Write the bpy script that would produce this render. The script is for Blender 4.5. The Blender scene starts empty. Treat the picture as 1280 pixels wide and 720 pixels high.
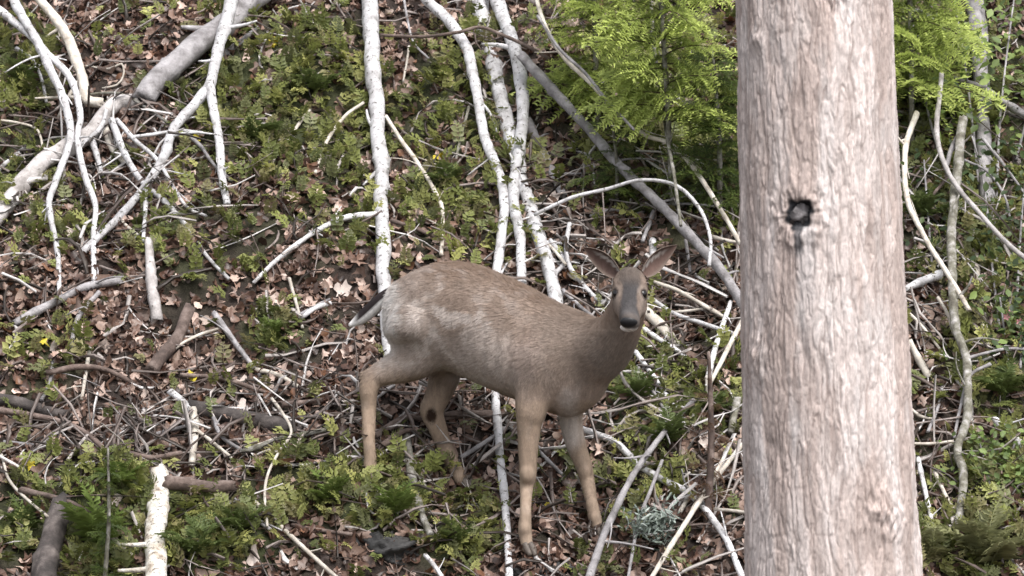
import bpy, math, random
import numpy as np
from mathutils import Vector, Matrix
random.seed(7); rng = np.random.default_rng(7)
S = bpy.context.scene
COL = S.collection
# ------------------------------------------------------------------ camera, light, exposure
H = 1.75            # eye height above the flat ground at the foot of the bank
F = 4080.0          # focal length in pixels of a 1280 wide picture
cam = bpy.data.cameras.new('camera'); camo = bpy.data.objects.new('camera', cam); COL.objects.link(camo)
camo.location = (0, 0, H); camo.rotation_euler = (math.radians(90), 0, 0)
cam.sensor_width = 36; cam.lens = 36 * F / 1280; cam.clip_end = 500; cam.clip_start = .1
S.camera = camo
cam.dof.use_dof = True; cam.dof.focus_distance = 11.4; cam.dof.aperture_fstop = 10
W = bpy.data.worlds.new('World'); S.world = W; W.use_nodes = True
nt = W.node_tree; bg = nt.nodes['Background']
sky = nt.nodes.new('ShaderNodeTexSky'); sky.sky_type = 'NISHITA'; sky.sun_disc = False
SUN_EL, SUN_AZ = math.radians(58), math.radians(150)   # azimuth clockwise from +Y
sky.sun_elevation = SUN_EL; sky.sun_rotation = SUN_AZ
sky.dust_density = 4; sky.air_density = 1.2; sky.ozone_density = 1
hs = nt.nodes.new('ShaderNodeHueSaturation'); hs.inputs['Saturation'].default_value = .22   # overcast: nearly grey sky
nt.links.new(sky.outputs[0], hs.inputs['Color']); nt.links.new(hs.outputs[0], bg.inputs[0])
bg.inputs[1].default_value = .13
sl = bpy.data.lights.new('sun', 'SUN'); so = bpy.data.objects.new('sun', sl); COL.objects.link(so)
sl.energy = 1.3; sl.angle = math.radians(25); sl.color = (1, .965, .93)
sd = Vector((math.sin(SUN_AZ) * math.cos(SUN_EL), math.cos(SUN_AZ) * math.cos(SUN_EL), math.sin(SUN_EL)))
so.rotation_euler = sd.to_track_quat('Z', 'Y').to_euler()
S.view_settings.view_transform = 'Standard'; S.view_settings.look = 'None'
S.view_settings.exposure = 1.12; S.view_settings.gamma = 1; S.view_settings.use_curve_mapping = False
S.render.engine = 'CYCLES'; S.cycles.max_bounces = 6; S.cycles.diffuse_bounces = 3; S.cycles.transmission_bounces = 3
try: S.cycles.use_denoising = True
except Exception: pass

# ------------------------------------------------------------------ numpy noise
_p = np.random.default_rng(3).permutation(256); PERM = np.concatenate([_p, _p, _p])
GR = np.array([[1,1,0],[-1,1,0],[1,-1,0],[-1,-1,0],[1,0,1],[-1,0,1],[1,0,-1],[-1,0,-1],[0,1,1],[0,-1,1],[0,1,-1],[0,-1,-1]], float)
def pn(x, y, z=0.0):
    x, y, z = np.broadcast_arrays(np.asarray(x, float), np.asarray(y, float), np.asarray(z, float))
    xi, yi, zi = (np.floor(a).astype(int) for a in (x, y, z))
    xf, yf, zf = x - xi, y - yi, z - zi
    xi, yi, zi = xi & 255, yi & 255, zi & 255
    u, v, w = (t * t * t * (t * (t * 6 - 15) + 10) for t in (xf, yf, zf))
    def g(dx, dy, dz):
        h = PERM[PERM[PERM[(xi + dx) & 255] + ((yi + dy) & 255)] + ((zi + dz) & 255)] % 12
        q = GR[h]; return q[..., 0] * (xf - dx) + q[..., 1] * (yf - dy) + q[..., 2] * (zf - dz)
    L = lambda a, b, t: a + (b - a) * t
    return L(L(L(g(0,0,0), g(1,0,0), u), L(g(0,1,0), g(1,1,0), u), v), L(L(g(0,0,1), g(1,0,1), u), L(g(0,1,1), g(1,1,1), u), v), w)
def fbm(x, y, z=0.0, n=4):
    s, a = 0, 1.0
    for i in range(n):
        s = s + a * pn(np.asarray(x) * 2**i + 17.3 * i, np.asarray(y) * 2**i + 5.1 * i, np.asarray(z) * 2**i); a *= .5
    return s
def sst(a, b, x):
    t = np.clip((x - a) / (b - a), 0, 1); return t * t * (3 - 2 * t)

# ------------------------------------------------------------------ bank (terrain) as a height function
def P(px, py, D): return Vector(((px - 640) / F * D, D, H + (360 - py) / F * D))
FEET = [(657, 690, 11.74), (749, 667, 11.90), (462, 600, 12.02), (580, 607, 12.13)]   # where the hooves stand
def base_ground(x, y):
    x = np.asarray(x, float); y = np.asarray(y, float)
    z = .80 + .78 * (y - 11.75)
    k = .25; z = k * np.log1p(np.exp(np.clip(z / k, -40, 40)))        # eases into the level ground in front
    on = sst(10.2, 11.2, y)
    z = z + on * (.17 * pn(x * 1.1 + 3.3, y * 1.0, 1.7) + .085 * pn(x * 2.7, y * 2.7 + 9, 4.2) + .04 * pn(x * 6.5, y * 6.5, 7.7) + .016 * pn(x * 17, y * 17, 2.2))
    far = sst(17, 30, np.abs(y)) * 1.2
    z = z + far * pn(x * .12, y * .12, 8.1) + (1 - on) * .03 * pn(x * 2, y * 2, 5)
    return z
_fp = [P(*f) for f in FEET]
_fx = np.array([[v.x, v.y] for v in _fp]); _fz = np.array([v.z for v in _fp])
_K = np.exp(-((_fx[:, None] - _fx[None]) ** 2).sum(-1) / (2 * .16 ** 2))
_fw = np.linalg.solve(_K, _fz - base_ground(_fx[:, 0], _fx[:, 1]))
# soil hollow in front of the near hoof, and one below the green clump
def gz(x, y):
    z = base_ground(x, y); x = np.asarray(x, float); y = np.asarray(y, float)
    for (a, b), w in zip(_fx, _fw): z = z + w * np.exp(-((x - a) ** 2 + (y - b) ** 2) / (2 * .16 ** 2))
    return z
def gnorm(x, y, e=.03):
    n = np.stack([-(gz(x + e, y) - gz(x - e, y)) / (2 * e), -(gz(x, y + e) - gz(x, y - e)) / (2 * e), np.ones_like(np.asarray(x, float))], -1)
    return n / np.linalg.norm(n, axis=-1, keepdims=True)
_DS = np.arange(10.6, 22, .012)
def gD(px, py):
    z = gz((px - 640) / F * _DS, _DS) - (H + (360 - py) / F * _DS)
    i = np.argmax(z > 0)
    if z[i] <= 0: return 18.0
    return float(_DS[i])
def proj(x, y, z): return 640 + F * x / y, 360 - F * (z - H) / y

# patches of green (pixel space of the photograph, then fixed on the ground): cx, cy, rx, ry, weight
GREEN = [(350, 130, 150, 95, .95), (300, 60, 60, 60, .3), (420, 60, 50, 70, .6), (25, 80, 55, 75, .8), (25, 215, 60, 70, .7), (560, 180, 75, 150, .75), (600, 90, 60, 80, .5),
         (260, 300, 110, 60, .4), (90, 285, 60, 40, .5), (420, 260, 60, 60, .6), (460, 620, 90, 50, 1.0), (570, 665, 60, 50, .8), (360, 620, 70, 50, .8), (130, 650, 80, 85, 1.0),
         (270, 670, 90, 60, .9), (25, 650, 45, 60, .9), (810, 500, 70, 70, .9), (800, 600, 60, 50, .7), (340, 415, 40, 40, .8), (60, 440, 60, 40, .5), (20, 480, 40, 25, .5),
         (1200, 200, 120, 180, .9), (1240, 440, 70, 90, .9), (1240, 590, 60, 50, 1), (1230, 680, 70, 60, 1), (830, 150, 120, 140, .9), (860, 260, 90, 70, .5), (1140, 620, 40, 80, .5), (920, 480, 60, 80, .6),
         (500, 450, 30, 30, .4), (640, 250, 60, 90, .4), (160, 60, 60, 30, .15)]
def green(px, py):
    g = np.zeros_like(np.asarray(px, float))
    for cx, cy, rx, ry, w in GREEN:
        d = np.sqrt(((px - cx) / rx) ** 2 + ((py - cy) / ry) ** 2)
        g = np.maximum(g, w * (1 - sst(.6, 1.25, d)))
    return g

# ------------------------------------------------------------------ materials
def new_mat(name):
    m = bpy.data.materials.new(name); m.use_nodes = True
    n = m.node_tree.nodes; b = n['Principled BSDF']; return m, m.node_tree, n, b
def ramp(n, stops):
    r = n.new('ShaderNodeValToRGB'); e = r.color_ramp.elements
    while len(e) < len(stops): e.new(.5)
    for el, (p, c) in zip(e, stops): el.position = p; el.color = (*c, 1)
    return r
def noise(t, n, vec, scale, detail=5, rough=.6, sc=None):
    x = n.new('ShaderNodeTexNoise'); x.inputs['Scale'].default_value = scale; x.inputs['Detail'].default_value = detail; x.inputs['Roughness'].default_value = rough
    if sc:
        mp = n.new('ShaderNodeMapping'); mp.inputs['Scale'].default_value = sc; t.links.new(vec, mp.inputs[0]); vec = mp.outputs[0]
    t.links.new(vec, x.inputs['Vector']); return x
def bark_mat(name, stops, scale=14, bump=.5, rough=.75, marks=None):
    m, t, n, b = new_mat(name); L = t.links
    tc = n.new('ShaderNodeTexCoord'); oi = n.new('ShaderNodeObjectInfo')
    add = n.new('ShaderNodeVectorMath'); add.operation = 'ADD'
    mul = n.new('ShaderNodeVectorMath'); mul.operation = 'SCALE'; mul.inputs[0].default_value = (37, 19, 53); L.new(oi.outputs['Random'], mul.inputs['Scale'])
    L.new(tc.outputs['Object'], add.inputs[0]); L.new(mul.outputs[0], add.inputs[1]); v = add.outputs[0]
    n1 = noise(t, n, v, scale, 6, .65); r1 = ramp(n, stops); L.new(n1.outputs[0], r1.inputs[0]); c = r1.outputs[0]
    n2 = noise(t, n, v, scale * 3.4, 4, .7)
    if marks:
        r2 = ramp(n, [(marks[1], (0, 0, 0)), (marks[1] + .06, (1, 1, 1))]); L.new(n2.outputs[0], r2.inputs[0])
        mx = n.new('ShaderNodeMix'); mx.data_type = 'RGBA'; L.new(r2.outputs[0], mx.inputs[0]); L.new(c, mx.inputs[6]); mx.inputs[7].default_value = (*marks[0], 1); c = mx.outputs[2]
    hv = n.new('ShaderNodeHueSaturation'); mr = n.new('ShaderNodeMapRange'); mr.inputs['To Min'].default_value = .8; mr.inputs['To Max'].default_value = 1.12
    L.new(oi.outputs['Random'], mr.inputs[0]); L.new(mr.outputs[0], hv.inputs['Value']); L.new(c, hv.inputs['Color'])
    L.new(hv.outputs[0], b.inputs['Base Color']); b.inputs['Roughness'].default_value = rough
    bp = n.new('ShaderNodeBump'); bp.inputs['Strength'].default_value = bump; bp.inputs['Distance'].default_value = .006
    L.new(n2.outputs[0], bp.inputs['Height']); L.new(bp.outputs[0], b.inputs['Normal'])
    return m
def attr_mat(name, rough=.6, transl=0, spec=.5, nscale=0, namp=.25, bump=0, sc=None, bdist=.004):
    m, t, n, b = new_mat(name); L = t.links
    a = n.new('ShaderNodeAttribute'); a.attribute_name = 'Col'; c = a.outputs['Color']
    if nscale:
        tc = n.new('ShaderNodeTexCoord'); nz = noise(t, n, tc.outputs['Object'], nscale, 4, .65, sc)
        mr = n.new('ShaderNodeMapRange'); mr.inputs['From Min'].default_value = .25; mr.inputs['From Max'].default_value = .75; mr.inputs['To Min'].default_value = 1 - namp; mr.inputs['To Max'].default_value = 1 + namp
        L.new(nz.outputs[0], mr.inputs[0]); hv = n.new('ShaderNodeHueSaturation'); L.new(mr.outputs[0], hv.inputs['Value']); L.new(c, hv.inputs['Color']); c = hv.outputs[0]
        if bump:
            bp = n.new('ShaderNodeBump'); bp.inputs['Strength'].default_value = bump; bp.inputs['Distance'].default_value = bdist
            L.new(nz.outputs[0], bp.inputs['Height']); L.new(bp.outputs[0], b.inputs['Normal'])
    L.new(c, b.inputs['Base Color']); b.inputs['Roughness'].default_value = rough; b.inputs['Specular IOR Level'].default_value = spec
    if transl:
        tr = n.new('ShaderNodeBsdfTranslucent'); L.new(c, tr.inputs[0]); mx = n.new('ShaderNodeMixShader'); mx.inputs[0].default_value = transl
        L.new(b.outputs[0], mx.inputs[1]); L.new(tr.outputs[0], mx.inputs[2]); L.new(mx.outputs[0], n['Material Output'].inputs[0])
    return m
M = {
 'white': bark_mat('pale bark', [(.28, (.22, .21, .205)), (.42, (.46, .445, .45)), (.55, (.60, .59, .605)), (.7, (.70, .69, .71))], 17, .7, .75, ((.12, .11, .10), .57)),
 'cream': bark_mat('cream bark', [(.3, (.27, .23, .19)), (.5, (.52, .47, .41)), (.7, (.68, .64, .58))], 18, .5, .75, ((.10, .085, .07), .65)),
 'grey':  bark_mat('grey bark', [(.3, (.11, .10, .10)), (.5, (.25, .235, .24)), (.7, (.42, .40, .41))], 15, 1.0, .8, ((.06, .055, .05), .64)),
 'brown': bark_mat('brown dead wood', [(.3, (.045, .032, .027)), (.5, (.12, .085, .072)), (.7, (.27, .21, .185))], 15, .8, .85),
 'dark':  bark_mat('dark rotten wood', [(.3, (.018, .015, .014)), (.5, (.055, .045, .042)), (.72, (.16, .135, .125))], 14, .9, .85),
 'birch': bark_mat('birch bark', [(.3, (.20, .15, .11)), (.42, (.48, .42, .35)), (.52, (.66, .62, .56)), (.7, (.74, .72, .69))], 19, .9, .7, ((.07, .055, .045), .57)),
 'pale':  bark_mat('pale weathered wood', [(.3, (.20, .18, .17)), (.48, (.40, .37, .36)), (.68, (.58, .55, .55))], 15, .9, .8, ((.09, .08, .07), .62)),
 'slate': bark_mat('dark grey bark', [(.3, (.07, .063, .063)), (.5, (.16, .148, .15)), (.7, (.30, .28, .285))], 15, 1.0, .85, ((.04, .035, .03), .62)),
 'moss':  bark_mat('mossy bark', [(.34, (.085, .075, .06)), (.46, (.15, .142, .11)), (.58, (.27, .255, .235)), (.72, (.48, .46, .445))], 24, 1.0, .9),
 'leaf': attr_mat('fallen leaf', .42, .12, .5, 60, .3, .4),
 'green': attr_mat('green leaf', .5, .35, .4),
 'needle': attr_mat('conifer needle', .5, .5, .3),
 'coat': attr_mat('deer coat', .85, 0, .15, 55, .22, .35, (1, 1, .45), .006),
 'soil': attr_mat('forest soil', .9, 0, .25, 30, .5, 1.0, None, .02),
 'bark': attr_mat('conifer bark', .85, 0, .2, 150, .30, .6, (1, 1, .4), .003),
}
def flat_mat(name, c, rough, spec=.5):
    m, t, n, b = new_mat(name); tc = n.new('ShaderNodeTexCoord'); nz = noise(t, n, tc.outputs['Object'], 90, 4)
    r = ramp(n, [(.3, tuple(x * .75 for x in c)), (.7, tuple(min(1, x * 1.2) for x in c))]); t.links.new(nz.outputs[0], r.inputs[0]); t.links.new(r.outputs[0], b.inputs['Base Color'])
    b.inputs['Roughness'].default_value = rough; b.inputs['Specular IOR Level'].default_value = spec; return m
M['eye'] = flat_mat('eye', (.008, .006, .006), .10, .45); M['nose'] = flat_mat('nose skin', (.014, .014, .016), .45, .3); M['hoof'] = flat_mat('hoof horn', (.10, .08, .066), .6)

# ------------------------------------------------------------------ mesh helpers
def mk(name, v, f, mat, parent=None, col=None, smooth=True, origin=None, data_only=False):
    v = np.asarray(v, float)
    if origin is not None: v = v - np.asarray(origin)
    me = bpy.data.meshes.new(name)
    f = np.asarray(f, int) if not isinstance(f, list) else f
    if isinstance(f, np.ndarray):
        k = f.shape[1]; me.vertices.add(len(v)); me.vertices.foreach_set('co', v.astype(np.float32).ravel())
        me.loops.add(f.size); me.loops.foreach_set('vertex_index', f.astype(np.int32).ravel())
        me.polygons.add(len(f)); me.polygons.foreach_set('loop_start', np.arange(0, f.size, k, dtype=np.int32))
        me.update(calc_edges=True)
    else: me.from_pydata(v.tolist(), [], f)
    if col is not None:
        a = me.attributes.new('Col', 'FLOAT_COLOR', 'POINT'); c = np.ones((len(v), 4), np.float32); c[:, :3] = col; a.data.foreach_set('color', c.ravel())
    if smooth: me.polygons.foreach_set('use_smooth', np.ones(len(me.polygons), bool))
    me.validate(); me.materials.append(M[mat])
    if data_only: return me
    o = bpy.data.objects.new(name, me); COL.objects.link(o)
    if origin is not None: o.location = Vector(origin)
    if parent is not None:
        if parent.location.length and origin is not None: o.location = Vector(origin) - parent.location
        elif parent.location.length: o.location = -parent.location
        o.parent = parent
    return o
def tag(o, label=None, cat=None, group=None, kind=None):
    for k, v in (('label', label), ('category', cat), ('group', group), ('kind', kind)):
        if v: o[k] = v
    return o
def empty(name, loc):
    o = bpy.data.objects.new(name, None); COL.objects.link(o); o.location = loc; o.empty_display_size = .1; return o
def catmull(pts, step):
    p = np.asarray(pts, float); p = np.vstack([2 * p[0] - p[1], p, 2 * p[-1] - p[-2]]); out = []
    for i in range(1, len(p) - 2):
        n = max(2, int(np.linalg.norm(p[i + 1, :3] - p[i, :3]) / step)); t = np.linspace(0, 1, n, endpoint=False)[:, None]
        a, b, c, d = p[i - 1], p[i], p[i + 1], p[i + 2]
        out.append(.5 * (2 * b + (c - a) * t + (2 * a - 5 * b + 4 * c - d) * t ** 2 + (3 * b - a - 3 * c + d) * t ** 3))
    out.append(p[-2][None]); return np.vstack(out)
def tube(pr, sides=8, rough=.0, seed=0, cap=True, snap=0):
    """pr: n x 4 (x y z r) -> verts, faces"""
    p = pr[:, :3]; r = pr[:, 3]; n = len(p)
    t = np.gradient(p, axis=0); t /= np.linalg.norm(t, axis=1, keepdims=True) + 1e-9
    u = np.cross(t[0], [.31, .22, .93]); u /= np.linalg.norm(u); U = []
    for i in range(n):
        u = u - t[i] * (u @ t[i]); u = u / np.linalg.norm(u); U.append(u)
    U = np.array(U); V = np.cross(t, U)
    a = np.linspace(0, 2 * np.pi, sides, endpoint=False)
    rr = r[:, None] * np.ones(sides)
    if rough:
        q = np.concatenate([[0], np.cumsum(np.linalg.norm(np.diff(p, axis=0), axis=1))])[:, None] / (r.mean() * 3 + 1e-6); rr = rr * (1 + rough * pn(q + seed * 7.7, np.cos(a)[None] * 1.2, np.sin(a)[None] * 1.2 + seed))
    v = p[:, None] + rr[..., None] * (np.cos(a)[None, :, None] * U[:, None] + np.sin(a)[None, :, None] * V[:, None])
    if snap:                                       # splintered broken ends
        j_ = np.random.default_rng(seed).uniform(-.2, 1, (2, sides)) * snap
        v[0] -= t[0] * (j_[0] * r[0])[:, None]; v[-1] += t[-1] * (j_[1] * r[-1])[:, None]
    v = v.reshape(-1, 3); i = np.arange(n - 1)[:, None] * sides; j = np.arange(sides)[None]; k = (j + 1) % sides
    f = np.stack([i + j, i + k, i + sides + k, i + sides + j], -1).reshape(-1, 4).tolist()
    if cap:
        v = np.vstack([v, p[0] - t[0] * r[0] * (.1 if snap else .3), p[-1] + t[-1] * r[-1] * (.1 if snap else .5)]); c0, c1 = n * sides, n * sides + 1
        f += [[c0, (q + 1) % sides, q] for q in range(sides)] + [[c1, (n - 1) * sides + q, (n - 1) * sides + (q + 1) % sides] for q in range(sides)]
    return v, f
class Batch:
    def __init__(s): s.v, s.f, s.c, s.n = [], [], [], 0
    def add(s, tv, tf, R, T, C):
        """tv n x 3, tf m x 3, R k x 3 x 3 (scaled), T k x 3, C k x 3 or k x n x 3"""
        k, n = len(T), len(tv)
        s.v.append((np.einsum('kij,nj->kni', R, tv) + T[:, None]).reshape(-1, 3))
        s.f.append((tf[None] + (np.arange(k) * n)[:, None, None] + s.n).reshape(-1, tf.shape[1]))
        C = np.asarray(C); C = np.broadcast_to(C[:, None], (k, n, 3)) if C.ndim == 2 else C
        s.c.append(C.reshape(-1, 3)); s.n += k * n
    def build(s, name, mat, parent=None, origin=None, smooth=False):
        return mk(name, np.vstack(s.v), np.vstack(s.f), mat, parent, np.vstack(s.c), smooth, origin)
def frames(nrm, ang):
    """rotation matrices with local z along nrm and x turned by ang"""
    nrm = nrm / np.linalg.norm(nrm, axis=1, keepdims=True)
    ref = np.where(np.abs(nrm[:, 2:3]) > .9, np.array([[1., 0, 0]]), np.array([[0, 0, 1.]]))
    x = np.cross(ref, nrm); x /= np.linalg.norm(x, axis=1, keepdims=True); y = np.cross(nrm, x)
    c, s_ = np.cos(ang)[:, None], np.sin(ang)[:, None]
    X = c * x + s_ * y; Y = -s_ * x + c * y
    return np.stack([X, Y, nrm], -1)
def from_dir(d, up):
    """local y along d, z near up"""
    d = d / np.linalg.norm(d, axis=-1, keepdims=True); x = np.cross(d, up); x /= np.linalg.norm(x, axis=-1, keepdims=True) + 1e-9
    z = np.cross(x, d); return np.stack([x, d, z], -1)

# ------------------------------------------------------------------ ground
def axis(lo, a, b, hi, fine, coarse):
    q = [np.arange(a, b, fine)]
    x, s_ = a, fine; l = []
    while x > lo: s_ = min(s_ * 1.25, coarse); x -= s_; l.append(x)
    x, s_ = q[0][-1], fine; r = []
    while x < hi: s_ = min(s_ * 1.25, coarse); x += s_; r.append(x)
    return np.concatenate([l[::-1], q[0], r])
gx = axis(-45, -2.5, 2.5, 45, .022, 2); gy = axis(-25, 11.2, 15.8, 60, .02, 2)
X, Y = np.meshgrid(gx, gy); Z = gz(X, Y)
i = (np.arange(len(gy) - 1)[:, None] * len(gx) + np.arange(len(gx) - 1)[None]).ravel()
gf = np.stack([i, i + 1, i + 1 + len(gx), i + len(gx)], -1)
ppx, ppy = proj(X, np.maximum(Y, 8), Z)
gm = np.clip(green(ppx, ppy) * .8 + .35 * fbm(X * 3, Y * 3, 3), 0, 1)[..., None]
gn = fbm(X * 5, Y * 5, 9)[..., None]
gc = (1 - gm) * np.array([.034, .025, .021]) * (1 + .5 * gn) + gm * np.array([.042, .052, .020]) * (1 + .5 * gn)
ground = mk('ground', np.stack([X, Y, Z], -1).reshape(-1, 3), gf, 'soil', col=gc.reshape(-1, 3)); tag(ground, kind='structure')

# ------------------------------------------------------------------ big conifer trunk in front, with bark scales in relief
TD = 8.5
def worley(u, v, seed):
    iu, iv = np.floor(u).astype(int), np.floor(v).astype(int); f1 = np.full(u.shape, 9.); f2 = f1.copy(); cid = np.zeros(u.shape)
    for a in (-1, 0, 1):
        for b in (-1, 0, 1):
            ca, cb = iu + a, iv + b
            h = PERM[(PERM[(ca + seed) & 255] + cb) & 255]; h2 = PERM[(h + 71) & 255]; h3 = PERM[(h2 + 13) & 255]
            d = np.hypot(ca + h / 255. - u, cb + h2 / 255. - v)
            new = d < f1; f2 = np.where(new, f1, np.minimum(f2, d)); cid = np.where(new, h3 / 255., cid); f1 = np.where(new, d, f1)
    return f1, f2, cid
tp0, tp1 = P(1041.5, 720, TD), P(1017, 0, TD)
lean = (tp1 - tp0) / (tp1.z - tp0.z)
def trunk_axis(z): return tp0.x + lean.x * (z - tp0.z), np.full_like(z, TD)
r_bot, r_top = 106.5 / F * TD, 96.5 / F * TD
zz = np.concatenate([np.arange(-.15, .9, .02), np.arange(.9, 2.62, .0036), np.arange(2.62, 4, .02), np.arange(4, 11, .1)])
NT = 520
th = np.linspace(0, 2 * np.pi, NT, endpoint=False)
TH, ZZ = np.meshgrid(th, zz)
R0 = r_bot + (r_top - r_bot) * (ZZ - tp0.z) / (tp1.z - tp0.z); R0 = np.maximum(R0, .07) + .22 * np.exp(-np.maximum(ZZ, 0) / .28) * (1 + .3 * np.cos(5 * TH))
R0 = R0 * (1 + .022 * pn(np.cos(TH) * 1.4, np.sin(TH) * 1.4, ZZ * 1.3))
arc = TH * .22
wu = arc + .012 * fbm(arc * 14, ZZ * 6, 1.5, 4); wv = ZZ + .05 * fbm(arc * 16, ZZ * 7, 6.5, 4)
f1, f2, cid = worley(wu * 52, wv * 15, 5)
g1, g2, cid2 = worley(wu * 95 + 31, wv * 36, 40)
rid = fbm(wu * 30, wv * 3.2, 2.2, 3); fis = 1 - sst(0, .13, np.abs(rid))
edge = sst(.02, .28, f2 - f1); edge2 = sst(.02, .3, g2 - g1)
h = .0016 * cid * edge + .0009 * edge + .0016 * cid2 * edge2 + .006 * fbm(arc * 20, ZZ * 4, 8, 3) - .0038 * fis * (.5 + .5 * edge)
# knot and swellings
KZ = P(1000, 268, TD - .18).z; kx = math.asin(max(-1, min(1, (P(1000, 268, TD - .2).x - trunk_axis(np.array([KZ]))[0][0]) / .205)))
KTH = -np.pi / 2 + kx + 2 * np.pi
ka = (TH - KTH) * .205; kd = np.hypot(ka / .038, (ZZ - KZ) / .045) * (1 + .5 * pn(ka * 28 + 3, ZZ * 28, 1.1))
kang = np.arctan2(ZZ - KZ, ka); h = h + .007 * np.exp(-((kd - 1.3 - .3 * pn(np.cos(kang) * 2, np.sin(kang) * 2, 4)) / .5) ** 2) * (1 + .9 * pn(np.cos(kang) * 5, np.sin(kang) * 5, 1)) - .030 * (1 - sst(.25, 1.0, kd + .25 * pn(ka * 60, ZZ * 60, 3)))
for (bx, by, br, bh) in ((945, 48, .022, .010), (952, 452, .05, .012), (1098, 640, .06, .016), (1040, 6, .04, -.012), (968, 556, .012, -.008)):
    bz = P(bx, by, TD - .15).z; bt = -np.pi / 2 + math.asin(max(-.97, min(.97, (P(bx, by, TD - .1).x - trunk_axis(np.array([bz]))[0][0]) / .205))) + 2 * np.pi
    bd = np.hypot((TH - bt) * .205, (ZZ - bz) * .8) / br
    h = h + bh * np.exp(-bd ** 2) * (1 + 1.2 * pn(TH * 40, ZZ * 30, 2))
RR = R0 + h
ax, ay = trunk_axis(ZZ)
TV = np.stack([ax + RR * np.cos(TH), ay + RR * np.sin(TH), ZZ], -1)
blot_lit = sst(-.2, .4, fbm(arc * 13, ZZ * 1.5, 12, 5) + .35 * np.exp(-((arc - (-1.28 + 2 * np.pi) * .22 - .02 * np.sin(ZZ * 5)) / .05) ** 2)); fl = cid * .6 + cid2 * .4  # random pale blotches, plus a bright lit strip painted into the bark right of centre
lichen = sst(.1, .5, fbm(arc * 14 + 5, ZZ * 4, 21, 4))
c = np.array([.44, .360, .332]) * (1 - blot_lit[..., None]) + np.array([.60, .525, .502]) * blot_lit[..., None]
c = c * (.80 + .38 * fl[..., None]); c = c * (1 - .25 * lichen[..., None]) + np.array([.66, .64, .64]) * .25 * lichen[..., None]
inner = (1 - edge) * .30 + fis * .55; inner = np.clip(inner, 0, .6)[..., None]
c = c * (1 - inner) + np.array([.25, .20, .182]) * inner                       # red-brown inner bark in the cracks
kk = (1 - sst(.75, 1.05, kd + .3 * pn(ka * 50, ZZ * 50, 9)))[..., None]
c = c * (1 - kk) + kk * np.array([.022, .022, .025])                              # charred looking hole of the lost limb
pitch = ((1 - sst(.012, .03, np.abs(ka - .012 + .015 * pn(ZZ * 12, 3, 2)))) * sst(KZ - .5, KZ - .1, ZZ) * (ZZ < KZ - .03))[..., None]
c = c * (1 - .55 * pitch) + .55 * pitch * np.array([.60, .57, .57])               # pale resin run
drip = ((1 - sst(.006, .014, np.abs(ka + .002 + .008 * pn(ZZ * 40, 1, 2)))) * sst(KZ - .125, KZ - .085, ZZ) * (ZZ < KZ))[..., None]
c = c * (1 - .85 * drip) + .85 * drip * np.array([.05, .05, .055])
ray = (sst(.35, .6, pn(np.cos(kang) * 4, np.sin(kang) * 4, 7)) * (1 - sst(1.5, 2.6, kd)) * sst(.8, 1.0, kd))[..., None]; c = c * (1 - .7 * ray) + .7 * ray * np.array([.09, .075, .07])   # cracks round the scar
i = np.arange(len(zz) - 1)[:, None] * NT; j = np.arange(NT)[None]; k = (j + 1) % NT
tf = np.stack([i + j, i + k, i + NT + k, i + NT + j], -1).reshape(-1, 4)
tree = empty('conifer_tree', (float(trunk_axis(np.array([0.]))[0][0]), TD, 0))
tag(tree, 'thick upright conifer trunk with pinkish flaky bark and dark knot, right of the deer', 'tree')
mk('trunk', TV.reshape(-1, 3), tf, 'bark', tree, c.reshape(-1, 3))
# broken grey wood plug inside the knot
kc = P(1000, 266, 1); ks = float(trunk_axis(np.array([KZ]))[0][0])
uv = [(a, b) for a in np.linspace(0, np.pi, 14) for b in np.linspace(0, 2 * np.pi, 24, endpoint=False)]
kv = []
for a, b in uv:
    d = np.array([math.sin(a) * math.cos(b), math.sin(a) * math.sin(b), math.cos(a)])
    q = 1 + .55 * float(pn(d[0] * 1.8 + 4, d[1] * 2.3, d[2] * 1.8)) + .45 * float(pn(d[0] * 4, d[1] * 4 + 3, d[2] * 4)) + .2 * float(pn(d[0] * 9, d[1] * 9 + 3, d[2] * 9))
    kv.append(d * q * np.array([.026, .016, .030]))
kf = [[r_ * 24 + q, r_ * 24 + (q + 1) % 24, (r_ + 1) * 24 + (q + 1) % 24, (r_ + 1) * 24 + q] for r_ in range(13) for q in range(24)]
kr = .183; kpos = np.array([ks + kr * math.cos(KTH), TD + kr * math.sin(KTH), KZ + .004])
knot = mk('knot', np.array(kv) + kpos, kf, 'slate', tree); knot['label'] = 'grey broken limb stub sunk in a dark ring of bark'

# ------------------------------------------------------------------ deer
def ell_loft(rings, seg=28):
    """rings: list of (centre, up*hh, side*hw, exponent)"""
    v = []; a = np.linspace(0, 2 * np.pi, seg, endpoint=False)
    for c_, up, sd_, e in rings:
        ca, sa = np.cos(a), np.sin(a); ca = np.sign(ca) * np.abs(ca) ** e; sa = np.sign(sa) * np.abs(sa) ** e
        v.append(np.array(c_)[None] + ca[:, None] * np.array(up)[None] + sa[:, None] * np.array(sd_)[None])
    n = len(rings); v = np.vstack(v + [np.array(rings[0][0])[None], np.array(rings[-1][0])[None]])
    f = [[q * seg + s_, q * seg + (s_ + 1) % seg, (q + 1) * seg + (s_ + 1) % seg, (q + 1) * seg + s_] for q in range(n - 1) for s_ in range(seg)]
    f += [[n * seg, (s_ + 1) % seg, s_] for s_ in range(seg)] + [[n * seg + 1, (n - 1) * seg + s_, (n - 1) * seg + (s_ + 1) % seg] for s_ in range(seg)]
    return v, f
hf, hr, hu = (np.array(q) for q in ((0, -1, 0), (1, 0, 0), (0, 0, 1.)))
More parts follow.
